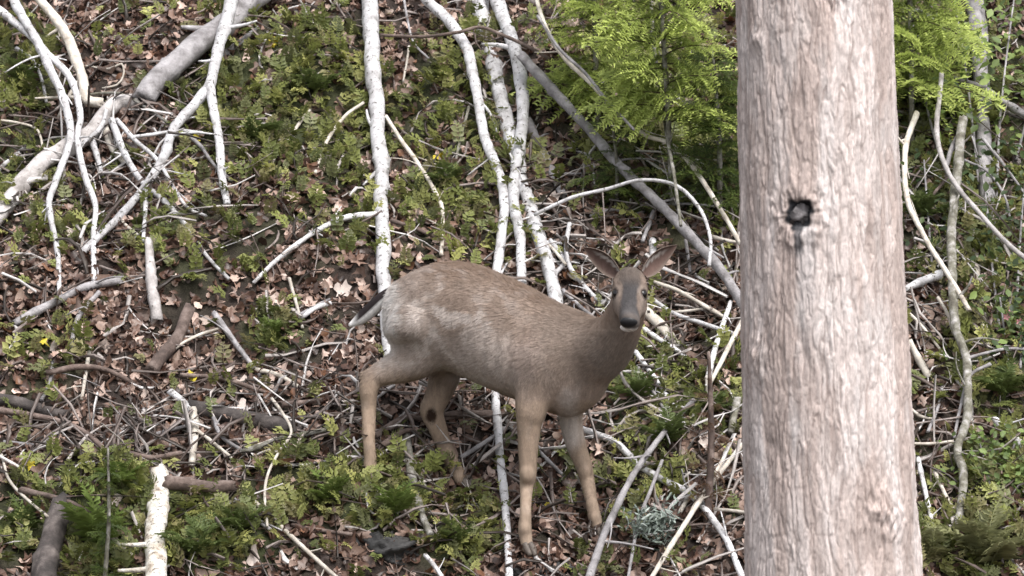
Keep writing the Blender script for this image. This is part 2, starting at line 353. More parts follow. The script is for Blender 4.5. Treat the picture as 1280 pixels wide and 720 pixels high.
def ball(c_, r, sq=(1, 1, 1), n=12):
    v = []; f = []
    for a in range(n + 1):
        for b in range(2 * n):
            p_, q_ = np.pi * a / n, np.pi * b / n
            l = (math.sin(p_) * math.cos(q_) * r * sq[0], math.sin(p_) * math.sin(q_) * r * sq[1], math.cos(p_) * r * sq[2]); v.append(c_ + hf * l[0] + hr * l[1] + hu * l[2])
    for a in range(n):
        for b in range(2 * n): f.append([a * 2 * n + b, a * 2 * n + (b + 1) % (2 * n), (a + 1) * 2 * n + (b + 1) % (2 * n), (a + 1) * 2 * n + b])
    return np.array(v), f
HEAD_C = np.array(P(787, 370, 11.56))
Bd_v, Bd_f, nb = [], [], 0
def badd(vf):
    global nb
    Bd_v.append(np.asarray(vf[0])); Bd_f.extend([[q + nb for q in f_] for f_ in vf[1]]); nb += len(vf[0])
fw = np.array([.925, -.38, 0]); lat = np.array([.38, .925, 0])       # heading and its left (far) side
def Dx(px): return 12.17 - (px - 490) / 340 * .405
tors = [(486, 368, 420, .055), (494, 354, 436, .10), (512, 343, 446, .14), (535, 332, 456, .165), (562, 326, 464, .175), (592, 330, 476, .18), (622, 341, 489, .185),
        (652, 355, 502, .18), (682, 371, 512, .165), (708, 383, 520, .162), (728, 390, 516, .146), (745, 397, 504, .115), (758, 404, 488, .07)]
rr_ = []
for px, t_, b_, hw in tors:
    c_ = np.array(P(px, (t_ + b_) / 2, Dx(px))); rr_.append((c_, np.array([0, 0, (b_ - t_) / 2 / 340]), lat * hw, .92))
# smooth the torso rings
pr = np.array([[*a, u[2], np.linalg.norm(s_)] for a, u, s_, e in rr_])
def cat_n(p, m=4):
    p = np.vstack([2 * p[0] - p[1], p, 2 * p[-1] - p[-2]]); o = []
    for q in range(1, len(p) - 2):
        for t in np.linspace(0, 1, m, endpoint=False):
            a, b, c_, d = p[q - 1], p[q], p[q + 1], p[q + 2]
            o.append(.5 * (2 * b + (c_ - a) * t + (2 * a - 5 * b + 4 * c_ - d) * t ** 2 + (3 * b - a - 3 * c_ + d) * t ** 3))
    o.append(p[-2]); return np.array(o)
pr = cat_n(pr)
badd(ell_loft([(q[:3], np.array([0, 0, q[3]]), lat * q[4], .92) for q in pr]))
def chain(pts, seg=20, flat=1.0):
    q = np.array([[*P(a, b, D), r / 340.] for a, b, D, r in pts]); q = cat_n(q, 5)
    badd(tube(q, seg))
NEAR, FAR = -.11, .11
# haunch + near hind leg
dn = Dx(520) - .065; df = Dx(545) + .10
chain([(515, 372, dn, 26), (526, 400, dn - .01, 46), (536, 424, dn - .01, 39), (531, 440, dn - .01, 31), (510, 453, dn, 25), (487, 462, dn, 19.5), (468, 472, dn, 14.5), (461, 488, dn - .01, 12), (461, 512, dn - .01, 9.6), (461, 548, 12.01, 8), (463, 572, 12.0, 8.2), (463, 585, 12.01, 9), (465, 598, 12.0, 7)])
# far hind leg
chain([(545, 420, df, 34), (556, 455, df, 25), (553, 480, df, 18.5), (545, 500, df, 16), (540, 515, df, 15), (546, 532, df, 12.5), (555, 556, df, 10.5), (565, 578, 12.15, 9), (574, 594, 12.13, 9.5), (581, 605, 12.12, 7.5)])
# near front leg
sn, sf = Dx(668) - .12, Dx(705) + .11
chain([(682, 415, sn + .04, 30), (676, 455, sn, 37), (668, 490, sn - .01, 27), (663, 512, sn - .02, 19.5), (661, 540, sn - .02, 14.5), (660, 570, sn - .02, 12), (660, 592, sn - .02, 11), (658, 612, sn - .02, 8.5), (657, 640, 11.74, 7.2), (656, 660, 11.74, 8.8), (658, 676, 11.73, 8), (660, 689, 11.72, 7.5)])
# far front leg
chain([(716, 460, sf, 30), (714, 500, sf, 22), (714, 528, sf, 15), (720, 556, sf, 13), (729, 580, sf, 11), (734, 600, sf, 9.5), (739, 625, 11.92, 7.6), (743, 645, 11.91, 8.6), (747, 658, 11.9, 8), (750, 667, 11.89, 7)])
# neck
chain([(650, 440, Dx(650), 24), (690, 442, Dx(690), 34), (724, 441, Dx(724) - .02, 44), (746, 438, Dx(740) - .05, 42), (766, 422, 11.73, 31), (779, 400, 11.66, 25), (786, 380, 11.61, 22)])
badd(tube(cat_n(np.array([[*P(452, 466, dn), .012], [*P(462, 474, dn), .022], [*P(468, 486, dn), .022]]), 4), 14))     # point of the hock
for (px, py, D, r) in ((659, 592, sn - .03, 11.4), (731, 590, sf - .01, 10.2), (656, 661, 11.73, 9.4), (744, 648, 11.9, 8.6), (462, 582, 12.0, 9.4), (575, 596, 12.12, 9.5), (538, 512, df, 15.5), (664, 508, sn - .02, 23)):
    badd(ball(np.array(P(px, py, D)), r / 340, (1, .9, 1.25), 8))
# brisket
chain([(690, 490, Dx(690), 26), (715, 503, Dx(715), 21), (733, 495, Dx(733), 14)])
# head
hf = np.array([-.045, -.85, -.52]); hf /= np.linalg.norm(hf); hr = np.cross(hf, [.02, 0, 1.]); hr /= np.linalg.norm(hr); hu = np.cross(hr, hf)
def HP(t, u, r): return HEAD_C + (hf * t + hu * u + hr * r) * .91
hrings = [(-.115, .0, .030, .026, 1), (-.10, .008, .052, .045, 1), (-.06, .022, .070, .058, 1), (-.02, .022, .070, .064, 1), (.02, .010, .066, .064, .95), (.055, -.004, .060, .057, .95), (.09, -.012, .050, .046, .92), (.125, -.014, .042, .039, .9), (.155, -.014, .039, .039, .88), (.18, -.014, .036, .039, .88), (.195, -.014, .024, .027, .9)]
badd(ell_loft([(HP(t, u, 0), hu * a, hr * b, e) for t, u, a, b, e in hrings], 24))
for s_ in (-1, 1):
    badd(ball(HP(-.004, .058, s_ * .046), .021, (1.3, .9, .7)))        # brow
    badd(ball(HP(.03, -.030, s_ * .046), .028, (1.7, .75, 1)))        # cheek
tmpm = bpy.data.meshes.new('tmp'); tmpm.from_pydata(np.vstack(Bd_v).tolist(), [], Bd_f); tmpo = bpy.data.objects.new('tmp', tmpm); COL.objects.link(tmpo)
md = tmpo.modifiers.new('r', 'REMESH'); md.mode = 'VOXEL'; md.voxel_size = .0058
ms = tmpo.modifiers.new('s', 'SMOOTH'); ms.factor = .5; ms.iterations = 14
ev = tmpo.evaluated_get(bpy.context.evaluated_depsgraph_get()); em = ev.to_mesh()
bv = np.empty(len(em.vertices) * 3, np.float32); em.vertices.foreach_get('co', bv); bv = bv.reshape(-1, 3).astype(float)
bf = [list(p.vertices) for p in em.polygons]; ev.to_mesh_clear(); bpy.data.objects.remove(tmpo); bpy.data.meshes.remove(tmpm)
# soften the joins of neck, haunch and shoulder so the body reads as one skin
_e = np.array([(a, b) for p_ in bf for a, b in zip(p_, p_[1:] + p_[:1])]); _deg = np.bincount(_e[:, 0], minlength=len(bv))[:, None]
_px, _py = proj(bv[:, 0], bv[:, 1], bv[:, 2])
_w = np.zeros(len(bv))
for cx, cy, rx, ry, w_ in ((712, 440, 50, 75, 1), (748, 460, 40, 50, .9), (500, 445, 50, 28, .9), (560, 440, 45, 40, .6), (668, 480, 34, 45, .6), (716, 505, 40, 26, .8), (760, 420, 26, 40, .5)):
    _w = np.maximum(_w, w_ * (1 - sst(.55, 1.15, np.hypot((_px - cx) / rx, (_py - cy) / ry))))
for _ in range(130):
    _a = np.stack([np.bincount(_e[:, 0], bv[_e[:, 1], k_], len(bv)) for k_ in range(3)], 1) / np.maximum(_deg, 1)
    bv = bv + (.6 * _w)[:, None] * (_a - bv)
_near = sst(-.02, .06, -((bv - np.array(P(620, 420, Dx(620)))) @ lat))     # flank hollow, shoulder blade, ribs, thigh line
for cx, cy, rx, ry, dp in ((566, 436, 22, 30, -.016), (690, 425, 22, 46, .011), (655, 470, 12, 40, -.010), (520, 400, 26, 34, .008), (640, 440, 60, 26, .007), (590, 372, 22, 22, -.006), (716, 470, 14, 34, -.008), (606, 440, 5, 34, -.004), (622, 442, 5, 36, -.004), (638, 444, 5, 36, -.004)):
    bv = bv - lat * (dp * _near * np.exp(-((_px - cx) / rx) ** 2 - ((_py - cy) / ry) ** 2))[:, None]
deer_root = empty('deer', (float(P(600, 640, 11.9).x), 11.95, float(gz(P(600, 640, 11.9).x, 11.95))))
tag(deer_root, 'grey-brown deer standing side-on on the bank with its head turned to the viewer', 'deer')
def coat(v):
    px, py = proj(v[:, 0], v[:, 1], v[:, 2]); n1 = fbm(v[:, 0] * 9, v[:, 1] * 9, v[:, 2] * 9, 4); n2 = fbm(v[:, 0] * 26 + 3, v[:, 1] * 26, v[:, 2] * 17, 4)
    c = np.tile(np.array([.268, .205, .166]), (len(v), 1))
    def mix(w, col):
        nonlocal c; w = np.clip(w, 0, 1)[:, None]; c = c * (1 - w) + np.array(col) * w
    E = lambda cx, cy, rx, ry, s=.5: 1 - sst(1 - s, 1 + s, np.hypot((px - cx) / rx, (py - cy) / ry) + .5 * n1)
    top = np.interp(px, [486, 505, 530, 560, 600, 640, 680, 720, 760], [364, 347, 333, 326, 333, 350, 371, 389, 400])
    mix((1 - sst(2, 34, py - top + 14 * n1)) * (py < 440), (.185, .130, .098))
    mix(E(498, 400, 32, 75, .9) * .5, (.47, .42, .39)); mix(E(484, 385, 15, 52) * .9, (.66, .63, .61))
    n3 = fbm(v[:, 0] * 13 + 9, v[:, 1] * 13, v[:, 2] * 15 + .9 * n1, 4)
    mix(sst(-.05, .45, n3) * E(560, 412, 90, 55, .7) * .95, (.47, .41, .375)); mix(sst(0, .5, -n3) * E(560, 400, 110, 70, .7) * .6, (.20, .15, .122))
    mix(E(612, 448, 58, 34, .7) * .75, (.45, .39, .355)); mix(E(655, 440, 22, 30, .6) * .35, (.28, .19, .15))
    mix(E(715, 430, 40, 60, .6) * .55, (.20, .162, .138)); mix(E(775, 440, 26, 50, .5) * .4, (.27, .24, .215))
    legs = sst(478, 525, py + 10 * n1) * ((py > 500) | (px < 560)); mix(legs * .85, (.30, .225, .168))
    mix(sst(455, 480, py) * (1 - sst(505, 560, px)) * .85, (.30, .225, .168)); mix(sst(595, 650, py) * .5 * (px > 600), (.31, .235, .18))
    mix(E(712, 535, 16, 36, .5) * .75, (.50, .45, .42))
    mix(E(540, 520, 7, 10, .3) * (v[:, 1] > 11.9), (.03, .017, .012))
    mix(sst(.15, .5, n2) * .25, (.31, .25, .21))
    # head
    d = (v - HEAD_C) / .91; t, u, r = d @ hf, d @ hu, d @ hr; ar = np.abs(r)
    hd = sst(-.14, -.09, t) * (np.linalg.norm(d, axis=1) < .27) * (1 - sst(.02, .10, -u - .02 - .0 * t)) * (py < 416)
    def hm(w, col): mix(w * hd, col)
    hm(np.ones(len(v)) * .85, (.185, .142, .118))
    hm((1 - sst(.024, .040, ar + .010 * n2)) * sst(-.02, .03, t) * sst(-.03, .0, u) * (1 - sst(.15, .18, t)) * .92, (.050, .049, .052))       # dark bridge
    hm((1 - sst(.03, .06, ar + .01 * n2)) * (1 - sst(.01, .05, t)) * sst(.03, .06, u) * .85, (.085, .070, .062))                                     # forehead
    er = np.sqrt((t - .036) ** 2 + (u - .029) ** 2 + (ar - .052) ** 2)
    hm((1 - sst(.030, .044, er)) * .5, (.33, .27, .23)); hm((1 - sst(.021, .029, er)) * .95, (.035, .028, .025))                                # pale ring, dark lids
    hm((1 - sst(.008, .014, np.hypot(u - .012 + .25 * (t - .05), ar - .046))) * sst(.03, .04, t) * (1 - sst(.065, .08, t)) * .7, (.05, .04, .036))  # tear line
    hm(sst(.034, .046, ar) * sst(.04, .08, t) * (1 - sst(.13, .15, t)) * .65, (.27, .22, .19))                                                    # muzzle sides
    hm(sst(.135, .155, t) * (u > -.03) * .75, (.075, .07, .07)); hm(sst(.10, .14, t) * (1 - sst(-.034, -.024, u)) * .95, (.66, .62, .59))            # white chin
    return c
mk('body', bv, bf, 'coat', deer_root, coat(bv))
# short fur: fine flat hairs laid along the lie of the coat
def fur(v, f, n, name='fur'):
    tr = np.array([q for p_ in f for q in ((p_[0], p_[1], p_[2]), (p_[0], p_[2], p_[3] if len(p_) > 3 else p_[2]))]); A, B_, C_ = v[tr[:, 0]], v[tr[:, 1]], v[tr[:, 2]]
    nr = np.cross(B_ - A, C_ - A); ar_ = np.linalg.norm(nr, axis=1); w = rng.choice(len(tr), n, p=ar_ / ar_.sum()); e = rng.random((n, 2)); e = np.where(e.sum(1, keepdims=True) > 1, 1 - e, e)
    p_ = A[w] + (B_ - A)[w] * e[:, :1] + (C_ - A)[w] * e[:, 1:]; nn = nr[w] / ar_[w][:, None]
    px, py = proj(p_[:, 0], p_[:, 1], p_[:, 2]); d = (p_ - HEAD_C) / .91; t, u = d @ hf, d @ hu
    onh = ((np.linalg.norm(d, axis=1) < .24) & (py < 412) & (t > -.12))[:, None]; leg = sst(450, 500, py)[:, None]; neck = (sst(740, 765, px))[:, None]
    flow = (-fw * .9 + np.array([0, 0, -.35])) * (1 - leg) + np.array([0, 0, -1.]) * leg + neck * np.array([0, .2, -1.2]); flow = np.where(onh, -hf, flow)
    flow = flow + rng.normal(0, .16, (n, 3)) + .35 * np.stack([fbm(p_[:, 0] * 11, p_[:, 1] * 11, p_[:, 2] * 11 + k_ * 9, 2) for k_ in range(3)], -1)
    flow = flow - nn * (flow * nn).sum(1, keepdims=True); flow /= np.linalg.norm(flow, axis=1, keepdims=True) + 1e-9
    dirn = flow + nn * rng.uniform(.12, .42, (n, 1)); ln = (.019 - .011 * leg[:, 0]) * rng.uniform(.6, 1.3, n); ln = np.where(onh[:, 0], .008, ln)
    keep = (t < .15) & (np.sqrt((t - .034) ** 2 + (u - .029) ** 2 + (np.abs(d @ hr) - .0505) ** 2) > .023)
    Rm = from_dir(dirn, nn) * np.stack([np.where(onh[:, 0], .0012, .0020), ln, ln], -1)[:, None, :]
    C = coat(p_) * rng.uniform(.84, 1.18, (n, 1)); fb = Batch()
    fb.add(np.array([[-.5, 0, 0], [.5, 0, 0], [.2, 1, -.06], [-.2, 1, -.06]]), np.array([[0, 1, 2], [0, 2, 3]]), Rm[keep], (p_ + nn * -.0006)[keep], C[keep])
    o = fb.build(name, 'coat', deer_root, smooth=True); o['kind'] = 'stuff'; return o
fur(bv, bf, 150000)
def part(name, vf, mat, col=None, label=None):
    o = mk(name, vf[0], vf[1], mat, deer_root, col)
    if label: o['label'] = label
    return o
for s_ in (-1, 1): part('eye', ball(HP(.034, .029, s_ * .0490), .0195, (.9, .85, .9), 12), 'eye')
part('nose', ball(HP(.183, -.006, 0), .0265, (.6, 1.2, .82), 12), 'nose')
# mouth line shadow comes from a shallow lower lip
part('lip', ball(HP(.166, -.040, 0), .022, (.9, 1.45, .7), 8), 'coat', np.tile([.60, .56, .53], (9 * 16, 1)))
EARSIGN = -1
def ear(side, tip_px, base):
    tip = np.array(P(*tip_px)); b = base; d = tip - b; Ln = np.linalg.norm(d); d /= Ln
    face = np.array([.75 * side, -1, -.1]); wv_ = np.cross(d, face); wv_ /= np.linalg.norm(wv_); nv = np.cross(wv_, d)
    if nv @ face < 0: nv = -nv
    NU, NV = 18, 13; out = []
    for shell in (0, 1):
        for a in range(NU):
            t = a / (NU - 1); w = .035 * (math.sin(math.pi * min(1, t * .93 + .09) ** .82) ** .75) * (1 if t < .98 else .4)
            for q in range(NV):
                s_ = q / (NV - 1) * 2 - 1; ang = s_ * (1.25 - .45 * t)
                off = wv_ * w * math.sin(ang) / math.sin(1.25 - .45 * t) + nv * (w * (1 - math.cos(ang)) * 1.1 - .018 * math.sin(math.pi * t)) 
                out.append(b + d * Ln * t + off + nv * (-.004 if shell else .0))
    n = NU * NV; f = []
    for sh in (0, 1):
        for a in range(NU - 1):
            for q in range(NV - 1):
                e = [sh * n + a * NV + q, sh * n + a * NV + q + 1, sh * n + (a + 1) * NV + q + 1, sh * n + (a + 1) * NV + q]; f.append(e if sh else e[::-1])
    rim = [a * NV for a in range(NU)] + [(NU - 1) * NV + q for q in range(1, NV)] + [a * NV + NV - 1 for a in range(NU - 2, -1, -1)] + [q for q in range(NV - 2, 0, -1)]
    for a in range(len(rim)):
        p_, q_ = rim[a], rim[(a + 1) % len(rim)]; f.append([p_, q_, q_ + n, p_ + n])
    col = np.zeros((2 * n, 3))
    for k_ in range(2 * n):
        kk_ = k_ % n; a, q = divmod(kk_, NV); t = a / (NU - 1); s1_ = (q / (NV - 1) * 2 - 1) * side * EARSIGN; s_ = abs(s1_)
        inner = np.array([.115, .075, .064]); e_ = float(sst(.6, .95, s_)); hair = .8 * (1 - float(sst(.10, .24, abs(s1_ - .42 + .3 * t + .10 * math.sin(t * 40))))) * (1 - float(sst(.5, .85, t)))
        cc = inner * (1 - e_) + np.array([.16, .125, .105]) * e_; cc = cc * (1 - hair) + np.array([.52, .48, .45]) * hair
        col[k_] = cc if k_ < n else (.19, .15, .125)
    return part('ear', (np.array(out), f), 'coat', col)
ear(-1, (729, 309, 11.60), HP(-.07, .060, -.046) if HP(0, 0, -1)[0] < HEAD_C[0] else HP(-.07, .060, .046))
ear(1, (847, 306, 11.63), HP(-.075, .062, .050) if HP(0, 0, 1)[0] > HEAD_C[0] else HP(-.075, .062, -.050))
# tail: dark above, white beneath
tq = cat_n(np.array([[*P(492, 363, Dx(492) - .02), .020], [*P(478, 374, Dx(478) - .03), .026], [*P(463, 388, Dx(463) - .03), .027], [*P(450, 399, Dx(455) - .03), .022], [*P(437, 407, Dx(450) - .03), .008]]), 6)
tv_, tf_ = tube(tq, 18); tpx, tpy = proj(tv_[:, 0], tv_[:, 1], tv_[:, 2]); side = (tpy - np.interp(tpx, [437, 450, 463, 478, 492], [407, 399, 388, 374, 363]))
wt = np.clip(sst(-1.5, 2.5, side + 1.5 * pn(tpx * .2, tpy * .2)) + (1 - sst(438, 449, tpx)) + sst(484, 491, tpx), 0, 1)[:, None]
part('tail', (tv_, tf_), 'coat', (1 - wt) * np.array([.022, .017, .018]) + wt * np.array([.74, .72, .71]), 'tail black above and white below')
for (px, py, D, dx) in ((661, 691, 11.715, 6), (751, 669, 11.885, 5), (466, 600, 11.995, 4), (583, 607, 12.115, 5)):
    for s_ in (-1, 1):
        q = np.array([[*(P(px - 2, py - 12, D) + Vector((s_ * .009, 0, 0))), .0125], [*(P(px + dx * .3, py - 4, D - .008) + Vector((s_ * .010, 0, 0))), .0135], [*(P(px + dx * .8, py + 3, D - .022) + Vector((s_ * .008, 0, 0))), .008]])
        part('hoof', tube(cat_n(q, 4), 10), 'hoof')

# ------------------------------------------------------------------ branches, logs and stems: (name, material, r0, r1, lift0, lift1, label, points)
TL, ML, CE, DR, BL, RT, BC = ('bare branches fanned over the upper left bank', 'bare stems on the left half of the bank', 'pale stems behind the deer', 'sticks right of the deer', 'sticks and roots in the lower left tangle', 'stems behind the big trunk', 'sticks below the deer')
BR = [
 ('log', 'grey', 17.5, 15, .20, .10, 'thick grey fallen log reaching in from the top edge, broken end low', TL, [(345,-25),(285,27),(235,66),(205,95),(180,122)]),
 ('log', 'pale', 11.5, 13, .05, .10, 'thick pale curved log running down to the left edge', TL, [(170,126),(148,128),(132,142),(112,168),(78,190),(45,210),(18,243),(-25,300)]),
 ('branch', 'white', 9, 5, .40, .06, 'long white branch from the top crossing the fan down to the left', TL, [(298,-20),(285,22),(272,60),(263,105),(245,127),(218,158),(207,192),(188,225),(150,270),(103,315)]),
 ('branch', 'white', 7, 5, .24, .04, 'short white branch hanging beside a dark break, right of the long branch', TL, [(262,108),(268,145),(275,180),(278,222),(284,255)]),
 ('branch', 'cream', 7, 8, .35, .12, 'cream branch curving from the top left corner to the log', TL, [(38,-20),(52,2),(70,24),(90,57),(102,98),(107,123),(126,127)]),
 ('branch', 'white', 7, 4, .40, .05, 'long white branch dropping straight near the left edge', TL, [(10,-20),(20,5),(43,45),(63,87),(77,117),(88,157),(84,187),(69,228),(61,258),(71,310),(74,368)]),
 ('branch', 'white', 6, 4.5, .32, .04, 'white branch from the left edge crossing another and ending in a mossy foot', TL, [(-15,2),(33,40),(67,74),(90,102),(100,143),(97,170),(106,220),(119,256),(117,296),(117,352)]),
 ('branch', 'white', 3.5, 4.5, .18, .14, 'thin white arc hooked round the front of the curved log', TL, [(133,138),(130,152),(122,165),(100,181),(80,194)]),
 ('branch', 'white', 6, 3, .16, .04, 'white fan branch that runs furthest down to the right', TL, [(140,150),(150,178),(162,203),(180,231),(203,250),(235,285),(260,321),(286,349)]),
 ('branch', 'white', 4.5, 3.5, .10, .08, 'short white twig dropping from the fan onto the weathered stub', TL, [(183,230),(182,252),(181,276),(179,304)]),
 ('stub', 'pale', 6, 9, .10, .03, 'short weathered stub standing below the white fan', ML, [(185,303),(188,335),(191,362),(196,398)]),
 ('branch', 'white', 4, 2.5, .16, .05, 'thin white fan branch pointing right above the longest one', TL, [(146,150),(170,176),(198,202),(231,256),(258,270)]),
 ('branch', 'moss', 2.5, 2.5, .10, .10, 'thin greenish arched twig above the fan', TL, [(112,118),(135,116),(156,119),(180,133),(213,156)]),
 ('branch', 'cream', 6, 4, .08, .05, 'stubby cream stick just under the curved log', TL, [(130,160),(140,186),(154,203)]),
 ('branch', 'white', 5, 4, .10, .05, 'stubby white stick left of the stubby cream one', TL, [(116,178),(122,197),(127,219)]),
 ('branch', 'white', 3, 2.5, .08, .08, 'thin twig lying flat between the fan and the long branch', TL, [(160,172),(190,168),(225,163),(255,166)]),
 ('branch', 'cream', 2, 1.5, .05, .05, 'hooked bare twig on the leaves between fan and thick log', TL, [(105,82),(135,86),(152,80),(154,95),(146,106),(128,110)]),
 ('branch', 'grey', 6.5, 5.5, .03, .05, 'grey bowed stick lying across the left bank below the fan', ML, [(20,405),(45,390),(66,379),(108,359),(150,351)]),
 ('branch', 'grey', 4, 4, .06, .03, 'short grey bent stick hanging from the bowed stick', ML, [(124,365),(108,382),(97,399),(91,420),(88,437)]),
 ('branch', 'white', 4.5, 3, .03, .03, 'short white stick at the left edge above the curved log', TL, [(-8,218),(12,200),(32,183)]),
 ('branch', 'cream', 2.5, 2, .03, .05, 'thin twig at the left edge under two crossing branches', TL, [(-8,150),(25,154),(48,164),(55,196)]),
 ('branch', 'moss', 3, 2, .02, .04, 'pale green stick lying near the left edge beneath long white branch', ML, [(12,330),(45,322),(68,318)]),
 ('branch', 'grey', 6, 4, .03, .04, 'grey twig running off the thick log to the right', TL, [(262,78),(288,62),(322,35)]),
 ('stem', 'white', 11.5, 9, .12, .10, 'straight white stem passing down behind the rump of the deer', CE, [(460,-25),(463,40),(467,85),(472,160),(477,225),(478,300),(480,360),(487,448)]),
 ('branch', 'cream', 3, 3.5, .10, .03, 'curved cream twig left of the straight white stem', ML, [(454,129),(430,147),(405,183),(394,216)]),
 ('branch', 'white', 3.5, 5, .04, .12, 'long bowed stick reaching left from the straight white stem', ML, [(317,354),(345,326),(385,296),(430,273),(472,268)]),
 ('branch', 'cream', 4, 3.5, .10, .04, 'crooked cream stick just right of the straight white stem', ML, [(482,146),(500,173),(520,200),(541,234),(553,262),(552,318)]),
 ('branch', 'brown', 4, 2.5, .10, .05, 'dark stick leaning right of the straight white stem, above the rump', ML, [(489,276),(515,284),(545,297)]),
 ('branch', 'moss', 2.6, 2, .08, .03, 'very thin pale twig between straight stem and twin stems', ML, [(586,134),(576,172),(570,200),(566,236)]),
 ('branch', 'grey', 2.2, 1.8, .10, .06, 'thin curved twig near top, right of the straight white stem', ML, [(503,-10),(513,43),(522,60),(536,73)]),
 ('branch', 'cream', 2.2, 1.8, .05, .05, 'short upright pale twig by the straight white stem near top', ML, [(511,58),(508,80),(504,102)]),
 ('branch', 'brown', 3, 3, .20, .30, 'dark crooked twig lying across the pale stems near top', CE, [(476,44),(530,46),(575,40),(600,34),(628,44),(660,58),(686,73)]),
 ('branch', 'cream', 3, 2, .03, .02, 'faint cream stick lying in moss left of centre', ML, [(388,136),(370,160),(345,195),(335,222)]),
 ('stem', 'white', 8, 5.5, .16, .06, 'long white stem curving down behind the deer and out below its belly', CE, [(512,-30),(535,3),(562,27),(583,62),(595,110),(605,170),(622,215),(630,255),(627,300),(621,345),(617,420),(619,500),(624,560),(629,610),(634,660),(637,740)]),
 ('stem', 'white', 12, 9, .14, .08, 'thickest white stem of the bunch behind the back of the deer', CE, [(600,-25),(604,33),(620,100),(637,167),(652,222),(670,285),(688,342),(698,390)]),
 ('stem', 'white', 10, 7, .26, .10, 'wavy white stem in front of the thickest stem', CE, [(612,-20),(627,17),(643,60),(650,95),(653,150),(646,207),(643,250),(650,300),(652,362)]),
 ('log', 'grey', 7.5, 7.5, .30, .16, 'straight grey pole slanting down to the big trunk', CE, [(652,70),(700,123),(740,165),(787,220),(840,270),(890,325),(935,385)]),
 ('log', 'grey', 7, 6, .06, .04, 'short grey pole leaning under the wavy stem', CE, [(660,152),(680,195),(703,243)]),
 ('branch', 'cream', 4, 4, .95, .22, 'long thin branch arching from the top past the sapling to the trunk', CE, [(668,-10),(683,36),(705,72),(738,104),(770,140),(805,168),(838,180),(868,212),(898,258),(926,306)]),
 ('branch', 'grey', 3, 2.5, .90, .70, 'thin grey branch running close beside the long arching one', CE, [(672,20),(700,62),(730,90),(758,124),(792,162)]),
 ('branch', 'white', 3.2, 3.2, .12, .40, 'white hoop of branch bent over right of the head of the deer', CE, [(668,268),(715,247),(760,236),(802,225),(845,232),(874,260),(888,298),(886,332)]),
 ('branch', 'cream', 2.5, 2, .20, .08, 'thin branch end near trunk under the long arching one', CE, [(845,186),(878,214),(905,232),(925,262)]),
 ('branch', 'moss', 2, 2, .14, .06, 'short thin twig slanting beneath dark crooked twig', CE, [(692,88),(684,118),(670,150)]),
 ('branch', 'white', 4, 4, .10, .08, 'white bent branch running behind the head of the deer', DR, [(712,280),(708,305),(710,327),(721,346),(752,377),(785,372),(813,374),(842,392),(877,404),(916,417)]),
 ('branch', 'cream', 3, 2.5, .10, .08, 'thin cream branch right of the ear of the deer', DR, [(818,352),(844,363),(870,376),(900,392)]),
 ('log', 'cream', 8, 6, .06, .04, 'short thick pale stick behind the neck of the deer', DR, [(805,386),(832,414),(850,440)]),
 ('branch', 'white', 4, 4, .08, .05, 'pale short branch above the shoulders of the deer', DR, [(688,300),(706,327),(694,345),(703,372)]),
 ('branch', 'white', 4.5, 4, .12, .05, 'straight white stick below the throat of the deer', DR, [(795,441),(823,478),(846,514),(856,532)]),
 ('branch', 'grey', 3.5, 3, .09, .05, 'grey stick alongside the straight white one below the throat', DR, [(797,458),(818,492),(838,524)]),
 ('branch', 'white', 5.5, 5, .06, .12, 'long white branch snaking from the forelegs to the foot of the trunk', DR, [(722,534),(745,542),(770,554),(798,580),(823,596),(852,612),(877,632),(907,674),(932,730)]),
 ('branch', 'grey', 4, 6.5, .18, .30, 'grey-brown stick slanting in front of the long snaking branch', DR, [(868,500),(861,507),(823,549),(794,591),(765,645),(733,730)]),
 ('branch', 'cream', 4, 4.5, .16, .22, 'cream stick slanting from the trunk to the bottom edge', DR, [(936,545),(907,582),(882,616),(852,662),(810,730)]),
 ('branch', 'grey', 3, 3, .12, .16, 'thin grey stick behind the lichen tuft', DR, [(828,576),(812,615),(798,653),(784,730)]),
 ('branch', 'white', 4, 5, .14, .08, 'upright white stick above the rusty sapling', DR, [(913,378),(899,420),(888,462),(886,492)]),
 ('branch', 'cream', 4, 4, .18, .12, 'cream stick crossing the upright white one beside the trunk', DR, [(930,396),(916,424),(900,456),(888,478)]),
 ('branch', 'cream', 4, 3, .08, .12, 'short forked cream stick above the foot of trunk', DR, [(850,640),(862,622),(878,618),(892,596),(905,572)]),
 ('branch', 'cream', 3, 3, .08, .12, 'thin level cream stick at the left edge of the trunk', DR, [(893,636),(915,638),(940,642)]),
 ('branch', 'cream', 4.6, 4, .45, .25, 'pale crooked stick right of the trunk, top end bare', RT, [(1146,143),(1131,188),(1135,250),(1155,295),(1182,338),(1211,388)]),
 ('branch', 'pale', 4.5, 4.2, .65, .40, 'pale wavy branch hanging from the shrub behind the trunk', RT, [(1177,92),(1171,168),(1185,215),(1215,255),(1252,297),(1290,330)]),
 ('stem', 'moss', 7, 6, .40, .10, 'mossy upright stem right of the trunk with a pale foot', RT, [(1203,150),(1198,200),(1192,255),(1190,345),(1196,409),(1207,451),(1209,515),(1196,562),(1204,594),(1199,657)]),
 ('stem', 'grey', 13, 9, .30, .0, 'pale thick stem half hidden by the shrub at top right', RT, [(1217,-25),(1221,30),(1228,110),(1229,180),(1236,260),(1241,335)]),
 ('branch', 'cream', 6, 5, .08, .03, 'slim pale stem close beside the mossy upright stem', RT, [(1205,255),(1216,300),(1222,350),(1234,432)]),
 ('branch', 'grey', 5, 4, .35, .30, 'grey branch in the shrub at the top beside the trunk', RT, [(1100,-15),(1125,8),(1158,20),(1190,50),(1208,68)]),
 ('branch', 'grey', 5, 5, .30, .25, 'dark grey branch leaving the right edge under the shrub', RT, [(1186,98),(1228,110),(1255,128),(1295,152)]),
